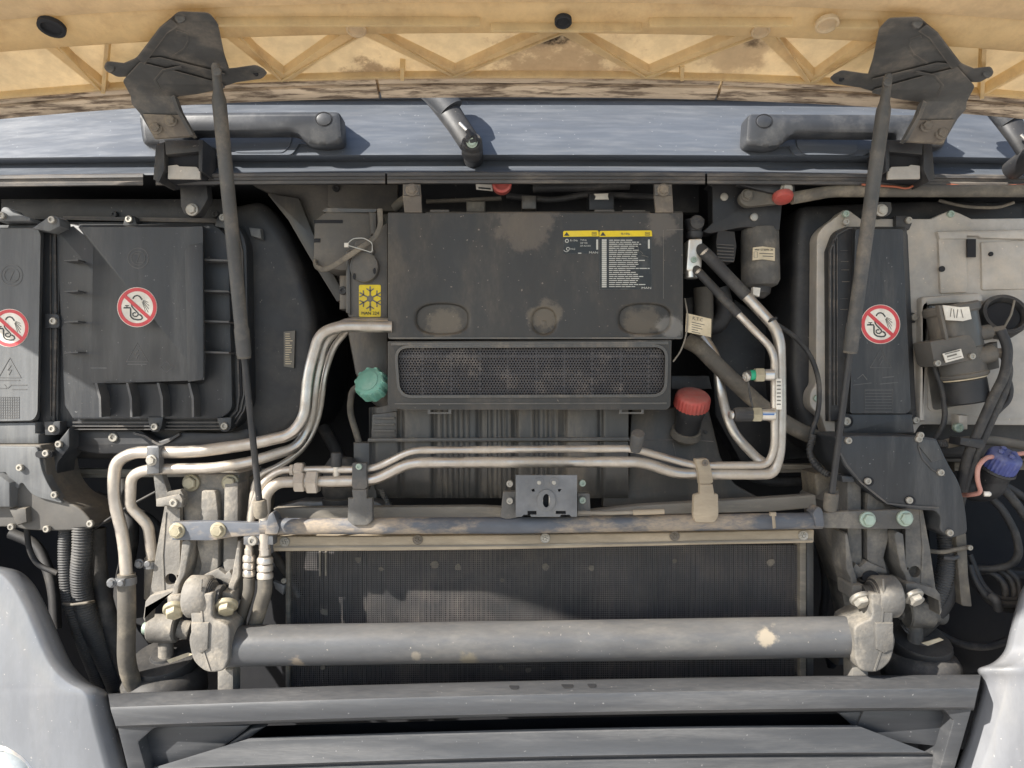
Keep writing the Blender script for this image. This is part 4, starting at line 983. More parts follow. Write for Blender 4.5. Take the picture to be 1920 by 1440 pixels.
# clips that carry the pipes
def pipe_bracket(u, label, m, m2, top, bm_='green_bolt'):
    g = thing("pipe_bracket", label, "pipe bracket", u, 985, -.03, "pipe brackets on the cross beam")
    MB().prism([(u - 15, top, 3), (u + 12, top, 3), (u + 12, top + 24), (u + 14, top + 44, 2), (u + 9, top + 50), (u - 13, top + 50), (u - 16, top + 44)], -.028, .012, .003).build("strap", m, g)
    bolt(g, u - 2, top + 7, -.030, 6, 'screw', bm_)
    MB().prism([(u - 16, top + 50), (u + 12, top + 50), (u + 13, top + 66), (u + 23, top + 66), (u + 24, top + 108), (u + 14, top + 118, 4), (u - 14, top + 118, 4), (u - 24, top + 108), (u - 23, top + 66), (u - 14, top + 66)], -.030, .010, .003).build("foot", m2, g)
pipe_bracket(675, "grey steel pipe bracket left of the latch", 'iron', 'castdark', 868)
g = thing("pipe_bracket", "tan dust covered pipe bracket right of the latch", "pipe bracket", 1325, 985, -.03, "pipe brackets on the cross beam")
MB().prism([(1303, 861, 4), (1328, 860, 4), (1334, 880), (1338, 904, 3), (1332, 908), (1312, 908), (1310, 884)], -.030, .014, .004).build("strap", 'tanstrip', g); bolt(g, 1322, 868, -.031, 6, 'screw', 'irontan')
MB().prism([(1312, 908), (1337, 908), (1340, 926), (1347, 926, 4), (1348, 968, 6), (1340, 980, 6), (1304, 980, 6), (1300, 966), (1301, 928, 4), (1312, 925)], -.032, .010, .003).build("foot", 'tanstrip', g)

# ================================================================== cross beam, rear tube, latch, radiator
bt = thing("cross_beam", "patchy dusty steel cross beam spanning the bay with bolted flat ends", "cross beam", 1010, 990, -.02)
MB().tube([(490, 987, -.012), (960, 985, -.018), (1540, 976, -.012)], 15.5, 4, 24, .8).build("tube", 'beam', bt)
MB().prism([(322, 979), (394, 977), (470, 980, 20), (508, 980), (512, 1004), (440, 1006, 20), (396, 1014), (322, 1013)], -.016, .010, .002).build("end_plate", 'cast' if 0 else 'beam', bt)
MB().prism([(1536, 962), (1600, 958, 20), (1708, 956), (1707, 992), (1605, 992, 20), (1545, 990)], -.014, .010, .002).build("end_plate", 'castdark', bt)
for L in ([(496, 1002), (502, 966, 10), (512, 958, 6), (524, 990), (520, 1002)], [(1530, 988), (1524, 962), (1534, 948, 8), (1543, 956, 6), (1546, 988)]): MB().prism(L, -.026, .024, .003).build("end_gusset", 'beam', bt)
for (u, v, mm) in ((332, 995, 'yellow_bolt'), (409, 994, 'yellow_bolt'), (1627, 974, 'green_bolt'), (1697, 972, 'green_bolt')): bolt(bt, u, v, -.017, 11.5, 'hex', mm)
for L in ([(943, 922, 3), (972, 922), (972, 970), (950, 974), (938, 970)], [(1083, 925), (1106, 925, 3), (1108, 968), (1083, 968)]): MB().prism(L, -.026, .014, .002).build("latch_tab", 'castdark', bt)
o = MB().tube([(1450, 964, -.03), (1450, 968, -.0325), (1451, 978, -.0335), (1452, 990, -.030)], 3.2, 3, flat=.4).build("cable_tie", 'tanstrip'); tag(o, "tan cable tie round the right half of the cross beam", "cable tie")
MB().box(1445, 961, 1456, 968, -.036, .006, .001).build("tie_head", 'tanstrip', o)
la = thing("bonnet_latch", "grey steel latch box with a keyhole slot at the middle of the beam", "latch", 1024, 970, -.04)
plate = [(967, 891), (1082, 891), (1082, 969), (1071, 969), (1068, 965), (1052, 965), (1050, 969), (996, 969), (994, 965), (982, 965), (978, 969), (967, 969)]
hole1 = circ(1024.5, 939, 7, 13, 16); h2 = [(996, 918), (1002, 916), (1003, 922), (998, 922)]; h3 = [(1046, 917), (1053, 917), (1050, 922), (1047, 922)]; h4 = rect(989, 958, 1006, 965); h5 = rect(1042, 958, 1061, 964)
m = MB(); m.prism(plate, -.044, .006, holes=[hole1, h2, h3, h4, h5]); pb = m.build("latch_plate", 'steel', la)
MB().box(969, 893, 1080, 967, -.036, .018, .002).build("latch_box", 'dark', la)
MB().prism(circ(1024.5, 938, 17, 20, 26), -.047, .004, holes=[hole1]).build("keyhole_collar", 'steel', pb)
MB().box(1029, 929, 1033, 950, -.041, .008).build("latch_jaw", 'bright', pb); MB().box(1015, 930, 1018, 950, -.041, .008).build("latch_jaw", 'bright', pb)
MB().box(1008, 959, 1038, 968, -.042, .006, .001).build("release_lever", 'tanstrip', pb)
for u in (1011, 1039): MB().prism(circ(u, 905, 8.5), -.0455, .002).build("rivet_seat", 'steel', pb); bolt(pb, u, 905, -.0458, 4, 'rivet', 'zinc')
for (u, v, mm) in ((956, 907, 'zinc'), (956, 939, 'zinc'), (1092, 906, 'green_bolt'), (1092, 938, 'green_bolt')): bolt(la, u, v, -.028, 6.5, 'screw', mm)
m = MB(); m.tube([(1083, 961, -.035), (1150, 962, -.033), (1240, 958, -.03)], 3.5, 10); o = m.build("release_cable", 'rail'); tag(o, "latch release cable running right from the latch box", "cable")
MB().cyl((1187, 961, -.032), (1245, 959, -.031), 5).build("cable_sleeve", 'tanstrip', o)
rr_ = thing("rear_tube", "dusty flattened tube running across behind the cross beam", "tube", 1020, 970, .04)
MB().prism([(512, 953, 3), (900, 950), (945, 952), (948, 972), (530, 974, 6), (520, 968)], .018, .02, .006, seg=3).build("tube_half", 'rail', rr_)
MB().prism([(1105, 958), (1200, 948), (1440, 934), (1530, 928, 4), (1532, 952, 4), (1440, 960), (1105, 968)], .018, .02, .006, seg=3).build("tube_half", 'rail', rr_)
MB().prism([(512, 952), (560, 940), (700, 938), (720, 948), (560, 958)], .06, .04, .004).build("rear_plate", 'steel', rr_)
rt_ = thing("seal_strip", "tan dust covered sealing strip along the top of the radiator", "seal strip", 1020, 1030, .03)
MB().prism([(511, 1006, 3), (700, 1006), (960, 1003), (1300, 998), (1527, 993, 3), (1526, 1018, 3), (1300, 1022), (960, 1030), (700, 1033), (512, 1034, 3)], .012, .03, .006, seg=3).build("strip", 'tanstrip', rt_)
m = MB(); m.stroke([(514, 1026), (960, 1023), (1524, 1012)], .0105, 3, .004); m.build("strip_fold", 'rail', rt_)
for (u, v) in ((534, 1016), (783, 1012), (1022, 1009), (1265, 1005), (1506, 1004)): bolt(rt_, u, v, .011, 9.5, 'clip', 'irontan' if u in (783, 1265) else 'zinc')
ra = thing("radiator", "dark finned radiator behind a fine wire screen at lower middle", "radiator", 1020, 1300, .08)
MB().box(536, 1020, 1500, 1310, .098, .03).build("core", 'core', ra)
m = MB()
for i in range(107): m.box(540 + i * 9, 1022, 543.2 + i * 9, 1308, .092, .008)
m.build("core_tubes", 'tubes', ra, kind='stuff')
m = MB()
for i in range(241): u = 537 + i * 4.0; m.box(u, 1022, u + 1.0, 1306, .0795, .0008)
for i in range(72): v = 1024 + i * 4.0; m.box(536, v, 1500, v + 1.0, .0790, .0008)
m.build("wire_screen", 'mesh', ra, kind='stuff')
MB().box(535, 1034, 543, 1310, .072, .02, .002).build("side_rail", 'rail', ra); MB().box(1500, 1016, 1512, 1310, .068, .03, .002).build("side_rail", 'rail', ra); MB().box(1512, 1014, 1526, 1310, .072, .05, .002).build("side_rail", 'iron', ra)
MB().box(598, 1034, 601, 1080, .076, .003).build("screen_hook", 'rail', ra); MB().box(609, 1034, 612, 1080, .076, .003).build("screen_hook", 'rail', ra)
for (u, v, r) in ((815, 1060, 9), (858, 1064, 7), (1023, 1062, 8), (1109, 1065, 7), (672, 1050, 7), (1445, 1054, 8), (608, 1148, 8), (1265, 1052, 5), (942, 1088, 4), (715, 1067, 5), (605, 1252, 5), (940, 1252, 5), (1020, 1253, 3), (990, 1257, 6)):
    m = MB(); m.prism([(u + random.uniform(.6, 1.1) * r * math.cos(k * math.tau / 9), v + random.uniform(.6, 1.1) * r * math.sin(k * math.tau / 9)) for k in range(9)], .0782, .0006); m.build("dirt_splat", 'hosetan', ra)
MB().tube([(556, 1096, .092 - .02), (575, 1112, .07), (590, 1140, .07), (588, 1180, .075)], 7, 14).build("screen_hose", 'hosetan', ra) if 0 else None
o = MB().tube([(512, 1038, .10), (545, 1080, .09), (560, 1120, .085)], 9, 20).build("rubber_hose", 'hose'); tag(o, "short black hose at the upper left corner of the radiator", "hose")
o = thing("side_bracket", "small grey bracket left of the radiator edge", "bracket", 525, 1110, .06); MB().prism([(512, 1090), (534, 1098), (530, 1116), (516, 1104)], .06, .01, .001).build("plate", 'steel', o); bolt(o, 532, 1089, .058, 5, 'screw', 'zinc')

# ================================================================== stabiliser bar and its mounts
sb = thing("stabiliser_bar", "thick grey mud spotted torsion tube across the bottom with forged arms", "stabiliser bar", 1015, 1240, -.005)
MB().tube([(425, 1212, -.005), (480, 1210, -.005), (1560, 1194, -.005), (1622, 1192, -.005)], 37, 4, 36).build("tube", 'bar', sb)
def arm(u, name, mir):
    s = -1 if mir else 1
    a = MB()
    U = lambda x: u + s * x
    # eye: ring with its axis across the truck
    c0 = P(U(-38), 1118, -.018); c1 = P(U(6), 1118, -.018)
    a.lathe(c0, c1 - c0, [(.0005, .022), (0, .027), (.004, .031), ((c1 - c0).length - .004, .031), ((c1 - c0).length, .027), ((c1 - c0).length - .002, .021)], 32)
    a.prism([(U(-36), 1116, 6), (U(8), 1112, 6), (U(6), 1160, 10), (U(24), 1166, 16), (U(40), 1176, 8), (U(38), 1236), (U(30), 1258, 10), (U(-4), 1263, 16), (U(-30), 1240, 14), (U(-38), 1200, 14), (U(-32), 1180)], -.044, .07, .012, seg=4)
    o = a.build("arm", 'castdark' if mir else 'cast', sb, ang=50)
    c2 = P(U(26), 1118, -.018)
    MB().lathe(c1, c2 - c1, [(-.004, .026), (.0015, .026), (.002, .022), (.005, .0215), (.0055, .017), ((c2 - c1).length, .0165)], 28).build("bushing", 'hose', o)
    MB().lathe(c1, c2 - c1, [(.0, .0235), (.003, .0235), (.003, .019)], 28).build("bushing_ring", 'castdark', o)
    m = MB(); m.stroke([(U(-14), 1086), (U(-16), 1120), (U(-12), 1166), (U(-10), 1222), (U(2), 1258)], -.0455, 3, .003); m.build("casting_seam", 'castdark' if mir else 'cast', o)
    MB().prism([(U(-34), 1168), (U(0), 1168), (U(-2), 1218), (U(-16), 1226), (U(-34), 1218)], -.048, .006, .003).build("web_pad", 'castdark' if mir else 'cast', o)
    return o
arm(391, "arm", False); arm(1642, "arm", True)
for (L, mm) in (([(407, 1255), (437, 1255), (437, 1305), (407, 1305)], 'cast'), ([(1598, 1235), (1629, 1238), (1629, 1300), (1598, 1300)], 'cast')): MB().prism(L, -.004, .03, .003).build("lower_stop", mm, sb)

# ================================================================== cab mounts (pedestals) with bellows
def pedestal(mir, label, mm, md, bm1, bm2):
    if not mir: f = lambda L: L
    else: f = lambda L: [(2035 - p[0], p[1] - 14) + tuple(p[2:]) for p in L]
    g = thing("cab_mount", label, "cab mount", f([(395, 1160)])[0][0], 1160, .03, "cab mount castings at both ends of the beam")
    if not mir:
        MB().prism([(342, 888), (449, 888), (449, 985), (446, 1060), (440, 1100), (352, 1100), (345, 1010), (342, 960)], .030, .10, .006).build("casting", mm, g)
    else:
        MB().prism([(1590, 900), (1700, 890), (1722, 1000), (1740, 1110), (1600, 1110), (1560, 1000), (1545, 940)], .045, .10, .006).build("casting", mm, g)
    # raised middle web
    a = f([(378, 920, 4), (404, 920, 8), (409, 965), (409, 1066, 6), (371, 1084, 6), (378, 1060), (368, 1018, 8), (376, 980)])
    MB().prism(a, .012, .04, .006, seg=3).build("middle_web", mm, g)
    MB().prism(f([(420, 905, 4), (446, 905, 4), (446, 1040), (444, 1080), (424, 1084), (418, 1060)]), .016, .04, .004).build("side_web", mm, g)
    MB().prism(f([(371, 1082), (409, 1066), (422, 1076), (430, 1070), (440, 1086), (440, 1100), (420, 1098), (400, 1090), (370, 1090)]), .006, .05, .005).build("eye_bridge", mm, g)
    # curved ribs that end in hooks
    r1 = f([(341, 1016), (352, 1010, 6), (358, 1018, 4), (346, 1080, 10), (337, 1094, 6), (332, 1120, 4), (322, 1121, 4), (325, 1096, 10), (335, 1078, 8)])
    MB().prism(r1, -.008, .05, .005, seg=3).build("rib", mm, g)
    r2 = f([(446, 1014), (450, 1016), (448, 1084, 8), (440, 1098, 4), (437, 1120, 4), (427, 1121, 4), (428, 1098, 6), (434, 1082)])
    MB().prism(r2, -.006, .05, .005, seg=3).build("rib", mm, g)
    # outer flange plate with its hole
    w = f([(309, 948), (337, 944), (337, 1078), (331, 1078), (334, 1100), (326, 1116), (275, 1134), (281, 1117), (292, 1040)])
    c = f([(320, 1086)])[0]
    MB().prism(w, .018, .012, holes=[circ(c[0], c[1], 11, n=18)]).build("flange_plate", 'steel' if 0 else mm, g)
    MB().prism(f([(281, 1117), (326, 1106), (330, 1114), (275, 1140), (272, 1168), (268, 1160), (272, 1128)]), .000, .03, .003).build("flange_foot", mm, g)
    m = MB(); m.stroke(f([(310, 960), (304, 1040), (307, 1112)]), .0165, 3, .003); m.build("flange_crease", mm, g)
    # clamp blocks and big bolts at the eye
    for (u, v, mat_, r) in (((325, 1141, bm1, 17), (423, 1134, bm2, 17)) if not mir else ((1611, 1121, bm1, 16), (1711, 1117, bm2, 16))):
        MB().prism([(u - 13, v - 24, 6), (u + 13, v - 24, 6), (u + 15, v + 4, 8), (u - 13, v + 6, 8)], -.018, .05, .006).build("clamp_block", mm, g)
        bolt(g, u + (2 if not mir else 2), v + 2, -.026, r * .92, 'hex', mat_, tilt=.75)
    for (u, v) in ((358, 905), (432, 905)) if not mir else (): bolt(g, u, v, .026, 12.5, 'hex', bm1)
    # dark bore beside the eye
    c = f([(402, 1096)])[0]; MB().prism(circ(c[0], c[1], 16, 12), .004, .03).build("eye_bore", 'dark', g)
    # rear plate
    return g
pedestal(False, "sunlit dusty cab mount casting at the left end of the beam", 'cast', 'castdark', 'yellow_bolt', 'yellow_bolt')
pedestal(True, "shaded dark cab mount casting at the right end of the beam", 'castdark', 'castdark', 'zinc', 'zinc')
o = MB().prism([(450, 893), (482, 893, 8), (486, 960, 20), (470, 1000, 10), (452, 1000)], .07, .08, .02, seg=4).build("dusty_bellow", 'hosetan'); tag(o, "crusty dust covered rubber sleeve beside the left cab mount", "sleeve")
o = MB().prism([(1528, 888), (1572, 882, 8), (1574, 960, 10), (1536, 966, 20)], .08, .06, .02, seg=4).build("dusty_bellow", 'hosetan'); tag(o, "dusty rubber sleeve behind the lower end of the right strut", "sleeve")

def air_spring(u, v, rx, label, mm, vs_=1.):
    """bushing, stem, notched cap and rubber bellows; v = height of the cap"""
    g = thing("air_spring", label, "air spring", u, v + 60, .03, "air springs under the cab mounts")
    y = .095; k = S(y)
    c = P(u, v, y); R_ = rx * k
    MB().lathe(c, (0, -.30, 1), [(-.011, R_ * .97), (-.009, R_), (.004, R_), (.009, R_ * .94), (.010, R_ * .40), (.014, R_ * .36), (.015, R_ * .2)], 40, 20, .03, (1, 2)).build("notched_cap", 'black', g)
    MB().lathe(c - Vector((0, 0, .012)), (0, 0, -1), [(0, R_ * .9), (.004, R_ * 1.1), (.016, R_ * 1.25), (.035, R_ * 1.28), (.06, R_ * 1.2), (.09, R_ * 1.15)], 40).build("bellows", 'hose', g)
    MB().cyl((u + 3 if u < 960 else u - 10, v + 2, y - .006), (u + 3 if u < 960 else u - 10, v - 46, y - .006), 13.5).build("stem", mm, g)
    w = 26 if u < 960 else 24; uu = u if u < 960 else u - 4; vv = v - 62 if u < 960 else v - 58
    MB().cyl((uu - w, vv, y - .012), (uu + w, vv, y - .012), 26, 28, .12).build("bushing", mm, g)
    MB().cyl((uu + w - 1, vv, y - .010), (uu + w + 22, vv + 4, y - .006), 17, 18).build("bushing_end", mm, g); MB().cyl((uu - w - 12, vv, y), (uu - w + 2, vv, y), 12, 12).build("bushing_end", 'green_bolt' if u < 960 else mm, g)
    MB().prism([(u + 4, v - 2), (u + 44, v - 16), (u + 54, v - 13), (u + 10, v + 4)] if u < 960 else [(u + 2, v - 2), (u + 36, v - 12), (u + 44, v - 8), (u + 14, v + 3)], y - .040, .002).build("tape_label", 'paper', g)
    return g
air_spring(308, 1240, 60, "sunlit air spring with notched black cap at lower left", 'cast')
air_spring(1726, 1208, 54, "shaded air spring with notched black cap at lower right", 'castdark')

# chassis pieces seen low behind the mounts
o = MB().prism([(200, 1180), (270, 1170), (330, 1220), (330, 1290), (200, 1290)], .22, .05, .01).build("chassis_plate", 'dark'); tag(o, "dark plate low behind the left air spring", "plate")
o = MB().prism([(1555, 1010), (1570, 1000), (1600, 1090), (1620, 1180), (1600, 1250), (1570, 1250), (1590, 1170)], .12, .05, .01).build("chassis_bracket", 'castdark'); tag(o, "dark curved bracket in the gap right of the radiator", "bracket")

# ================================================================== bumper and corner panels
bp = thing("bumper", "grey plastic front bumper with a wide recessed opening across the bottom", "bumper", 1020, 1440, .0)
def bz(u): return -36 * (u - 205) / 1633.      # the bumper is slightly tilted in the photo
def bow(u): return -12 * (1 - ((u - 1010) / 830.) ** 2)
def bgrid(prof, u0, u1, n=40):
    """profile rows of (v at the left end, depth); u limits may vary per row"""
    def fn(i, j):
        r = prof[int(round(j * (len(prof) - 1)))]
        a = r[2] if len(r) > 2 else u0; c = r[3] if len(r) > 3 else u1
        u = a + (c - a) * i; d = 1 - abs((u - 1020) / 820.) ** 4
        return P(u, r[0] + bz(u) + bow(u) * .6, r[1] - .035 - .03 * d)
    b = MB(); b.grid(fn, n, len(prof) - 1); return b
b = bgrid([(1304, .30, 205, 1838), (1302, .06, 203, 1838), (1301, .045, 203, 1839), (1304, .030, 203, 1839), (1322, .004, 206, 1836), (1327, -.002, 207, 1835), (1333, -.004, 208, 1833), (1352, -.005, 214, 1829), (1362, -.004, 217, 1827), (1366, .004, 218, 1826), (1368, .03, 219, 1825), (1368, .16, 219, 1825)], 205, 1838)
b.build("top_beam", 'bumper', bp, ang=40)
MB().prism([(214, 1345), (300, 1362), (286, 1368), (259, 1392), (276, 1452), (250, 1470), (240, 1450)], -.034, .06, .004).build("end_cheek", 'bumper', bp)
MB().prism([(1832, 1300), (1760, 1330), (1772, 1334), (1788, 1352), (1760, 1450), (1776, 1470), (1792, 1440)], -.034, .06, .004).build("end_cheek", 'bumper', bp)
MB().prism([(284, 1362), (470, 1360), (458, 1372), (420, 1400), (408, 1412), (280, 1455), (262, 1394)], -.010, .05, .004).build("recess_panel", 'bumper', bp)
MB().prism([(1620, 1330), (1765, 1328), (1784, 1350), (1760, 1440), (1752, 1400), (1640, 1388), (1605, 1366)], -.010, .05, .004).build("recess_panel", 'bumper', bp)
MB().prism([(408, 1408), (422, 1398), (470, 1366), (500, 1362), (440, 1404), (410, 1420)], -.006, .08, .004).build("recess_corner", 'bumper', bp)
MB().prism([(1570, 1336), (1616, 1334), (1646, 1378), (1644, 1388), (1612, 1374)], -.006, .08, .004).build("recess_corner", 'bumper', bp)
b = MB()
def slat(i, j):
    pr = [(1396, .16), (1395, .05), (1396, .012), (1402, .008), (1440, .004), (1447, .002), (1452, .014), (1458, .009), (1520, .002), (1640, .0)]
    v, y = pr[int(round(j * 9))]; a = 470 - (v - 1396) * 3.8 if v < 1450 else 290; c = 1606 + (v - 1396) * 2.6 if v < 1450 else 1752
    u = a + (c - a) * i; d = 1 - abs((u - 1020) / 820.) ** 4
    return P(u, v + bz(u) + bow(u) * .9, y - .012 - .03 * d)
b.grid(slat, 40, 9); b.build("lower_slat", 'bumper', bp, ang=40)
m = bgrid([(1372, .14), (1400, .15)], 300, 1790); m.build("opening_back", 'dark', bp)
for (u, w) in ((964, 10), (1064, 12), (1110, 9)):
    v = 1314 + bz(u) + bow(u) * .6
    sl = lambda a, c: .030 - (c - bz(a) - bow(a) * .6 - 1304) / 18. * .026 - .035 - .03 * (1 - abs((a - 1020) / 820.) ** 4) - .0012
    MB().prism([(u - w, v - 3, 2), (u + w, v - 2.5, 2), (u + w * .8, v + 2, 3), (u - w * .5, v + 3, 3)], sl, .006).build("drain_slot", 'dark', bp)
m = MB()
m.prism([(170, 1440), (1900, 1440), (1900, 1720), (170, 1720)], .05, .06, .004).build("lower_apron", 'bumper', bp)

def fender(name, label, m, front, yf, crest):
    g = thing(name, label, "corner panel", front[0][0], 1500, .0)
    MB().prism(front, yf, .20, .020, seg=5).build("outer_skin", m, g, ang=60); return g
fl = thing("corner_panel", "silver blue painted left corner panel with a rounded top", "corner panel", 60, 1500, .0)
FL = fillet([Vector(p) for p in [(2, 1062), (40, 1070), (66, 1096), (92, 1146), (112, 1196), (136, 1250), (170, 1282), (204, 1296), (212, 1340), (228, 1400), (250, 1480), (268, 1540)]], 26, 4)
def fl_pt(i, j):
    # rows run from the inner (bay) edge to the outside
    e = FL[int(round(j * (len(FL) - 1)))]; n = [(0, .10), (0, .03), (-7, .012), (-16, .004), (-40, -.010), (-46, -.011), (-90, -.012), (-180, -.008), (-320, .01), (-520, .06)][int(round(i * 9))]
    v = e[1] + (0 if i < .4 else (-n[0]) * .0)
    kk = (e[1] - 1062) / 240.; kk = min(1., kk)
    return P(e[0] + n[0], v + (1 - kk) * abs(n[0]) * .02, n[1] + (1 - kk) * .03)
b = MB(); b.grid(fl_pt, 9, len(FL) - 1); b.build("outer_skin", 'fender', fl, ang=75)
hl = thing("headlamp", "rounded clear headlamp just showing in the lower left corner", "headlamp", 20, 1450, -.04)
MB().lathe(P(-10, 1490, -.01), (0, -1, .1), [(-.03, .066), (.0, .064), (.016, .058), (.026, .042), (.031, .02), (.032, .002)], 32).build("lens", 'glass', hl)
MB().lathe(P(-10, 1490, -.008), (0, -1, .1), [(-.03, .072), (.002, .072), (.006, .067), (-.01, .066)], 32).build("bezel", 'bright', hl)
fr = thing("corner_panel", "white painted right corner panel with a grey upper end", "corner panel", 1870, 1500, .0)
FR = fillet([Vector(p) for p in [(1930, 1080), (1912, 1110), (1896, 1170), (1884, 1222), (1862, 1244), (1828, 1254), (1844, 1276), (1832, 1320), (1812, 1390), (1793, 1440), (1760, 1540)]], 26, 4)
def fr_pt(i, j):
    e = FR[int(round(j * (len(FR) - 1)))]; n = [(0, .12), (0, .02), (5, .006), (14, .0), (44, -.012), (50, -.016), (100, -.024), (200, -.03), (320, -.03), (520, .02)][int(round(i * 9))]
    return P(e[0] + n[0], e[1], n[1])
b = MB(); b.grid(fr_pt, 9, len(FR) - 1); b.build("outer_skin", 'fenderw', fr, ang=75)

# ================================================================== right side
bh = thing("blower_housing", "black curved blower housing behind the refrigerant pipes on the right", "housing", 1520, 850, .10)
MB().prism([(1496, 384, 20), (1720, 374, 10), (1930, 374), (1930, 862), (1560, 862, 40), (1496, 800, 50), (1484, 700), (1490, 480)], .125, .25, .03, seg=5).build("shell", 'black', bh)
MB().prism([(1560, 830), (1990, 812), (1990, 866), (1570, 868)], .14, .2, .004).build("shell_foot", 'blackdust', bh)
MB().prism([(1380, 560), (1470, 620), (1476, 700), (1500, 790), (1530, 860), (1390, 870), (1340, 780), (1330, 600)], .26, .05, .01).build("engine_tunnel", 'black', bh)
sp_ = thing("mounting_plate", "dusty silver cast plate carrying the pump at upper right", "plate", 1800, 810, .09)
pl = [(1544, 424, 16), (1572, 404, 8), (1582, 393, 8), (1592, 394, 6), (1614, 410), (1746, 410), (1772, 398, 6), (1784, 394, 8), (1796, 398, 6), (1822, 410), (1990, 408), (1990, 798), (1726, 796, 6), (1716, 812), (1550, 812), (1540, 780), (1519, 764, 14), (1519, 736, 12), (1530, 720, 6), (1532, 440, 10)]
MB().prism(pl, .092, .03, .006, seg=3).build("plate", 'silver', sp_)
m = MB()
# raised ribs and pads
m.prism([(1758, 434), (1920, 430), (1990, 430), (1990, 450), (1840, 446), (1834, 442), (1814, 442), (1814, 448), (1762, 448)], .084, .01, .004); m.build("plate_bead", 'silver', sp_)
MB().prism([(1760, 446, 2), (1812, 446, 2), (1814, 548, 2), (1764, 550, 2)], .087, .01, .004).build("raised_pad", 'silver', sp_)
MB().prism([(1840, 454, 3), (1990, 448), (1990, 540), (1842, 544, 4)], .088, .01, .004).build("raised_pad", 'silver', sp_)
MB().prism([(1728, 556, 8), (1842, 548, 10), (1846, 566), (1736, 572, 8), (1736, 790), (1724, 790)], .078, .016, .006).build("plate_bead", 'silver', sp_)
MB().box(1814, 448, 1830, 482, .083, .003).build("slot", 'dark', sp_)
for (u, v, r) in ((1767, 504, 5.5), (1859, 476, 4)): MB().prism(circ(u, v, r), .0845, .003).build("drilled_hole", 'dark', sp_)
MB().prism([(1738, 574, 10), (1840, 568, 14), (1990, 600), (1990, 780), (1880, 786, 20), (1740, 770, 10)], .0895, .01).build("recess_floor", 'silver', sp_)
MB().prism([(1742, 560, 6), (1790, 690), (1800, 760), (1750, 770, 8), (1740, 700)], .088, .002).build("recess_shade_sheet", 'tank', sp_)  # dark sheet over the silver floor; the recess shade is its colour
for (u, v, mm) in ((1586, 401, 'green_bolt'), (1586, 416, 'zinc'), (1704, 413, 'zinc'), (1783, 401, 'green_bolt'), (1715, 595, 'zinc'), (1717, 788, 'zinc'), (1587, 788, 'zinc'), (1532, 747, 'green_bolt')): bolt(sp_, u, v, .080 if u not in (1783, 1532) else .089, 6.5, 'screw', mm)
bolt(sp_, 1797, 800, .085, 9, 'screw', 'green_bolt')
for L in ([(1680, 404), (1704, 404, 8), (1712, 416, 6), (1706, 430), (1680, 430)], [(1700, 585), (1716, 586, 6), (1722, 595, 6), (1716, 605), (1700, 605)], [(1704, 775), (1722, 780, 6), (1724, 795, 6), (1704, 796)]): MB().prism(L, .082, .02, .002).build("screw_lug", 'black', sp_)
# narrow cover with its seal
nc = thing("narrow_cover", "tall narrow black cover with warning sticker beside the silver plate", "cover", 1640, 815, .06)
MB().prism([(1552, 470), (1566, 432, 20), (1590, 424), (1698, 424, 8), (1704, 440), (1720, 780, 14), (1700, 790), (1584, 790), (1554, 790)], .078, .03, .004).build("cover_base", 'black', nc)
cv = MB(); cv.frustum([(1604, 430, 6), (1694, 430, 8), (1694, 470), (1708, 768, 10), (1700, 775, 4), (1594, 775, 6)], [(1598, 425, 6), (1700, 425, 8), (1702, 470), (1717, 770, 12), (1706, 780, 4), (1588, 780, 6)], .056, .080); cv = cv.build("cover", 'cover', nc)
no_spray(cv, 1651, 608, .056, 37)
emboss_cover(cv, 1652, 675, .056, .95, lines=False)
m = MB()
for i in range(8): m.stroke([(1622, 732 + i * 5.6), (1672, 732 + i * 5.6)], .0555, 1.0, .0006)
m.stroke(rect(1622, 730, 1674, 774), .0555, .9, .0006, closed=True); m.stroke([(1600, 722), (1634, 718)], .0555, 1.5, .0006); m.stroke([(1650, 720), (1684, 717)], .0555, 1.5, .0006); m.stroke([(1655, 708), (1676, 706)], .0555, 2, .0006); m.stroke([(1608, 710), (1618, 702), (1626, 712)], .0555, 1.5, .0006); m.build("moulded_mark", 'emboss', nc, kind='stuff')
m = MB(); m.stroke([(1556, 790), (1557, 470), (1570, 440), (1592, 428), (1600, 428)], .074, 2.5, .006); m.stroke([(1564, 760), (1564, 448)], .074, 2.0, .006); m.stroke([(1570, 760), (1570, 444)], .074, 1.4, .006); m.build("seal_channel", 'trim', nc)
m = MB()
for (u0, v) in ((1576, 470), (1577, 490), (1578, 506), (1579, 528), (1576, 560), (1576, 580)): m.stroke([(u0, v), (u0 + 14, v)], .0765, 1.4, .002)
m.build("moulded_step", 'trim', nc)
MB().prism([(1580, 776), (1712, 776), (1716, 812), (1582, 816, 6)], .060, .04, .004).build("lower_step", 'cover', nc)
bolt(nc, 1587, 790, .057, 8, 'screw', 'zinc'); MB().stroke(circ(1587, 790, 12, n=16), .058, 2, .004, closed=True).build("screw_seat", 'dark', nc)
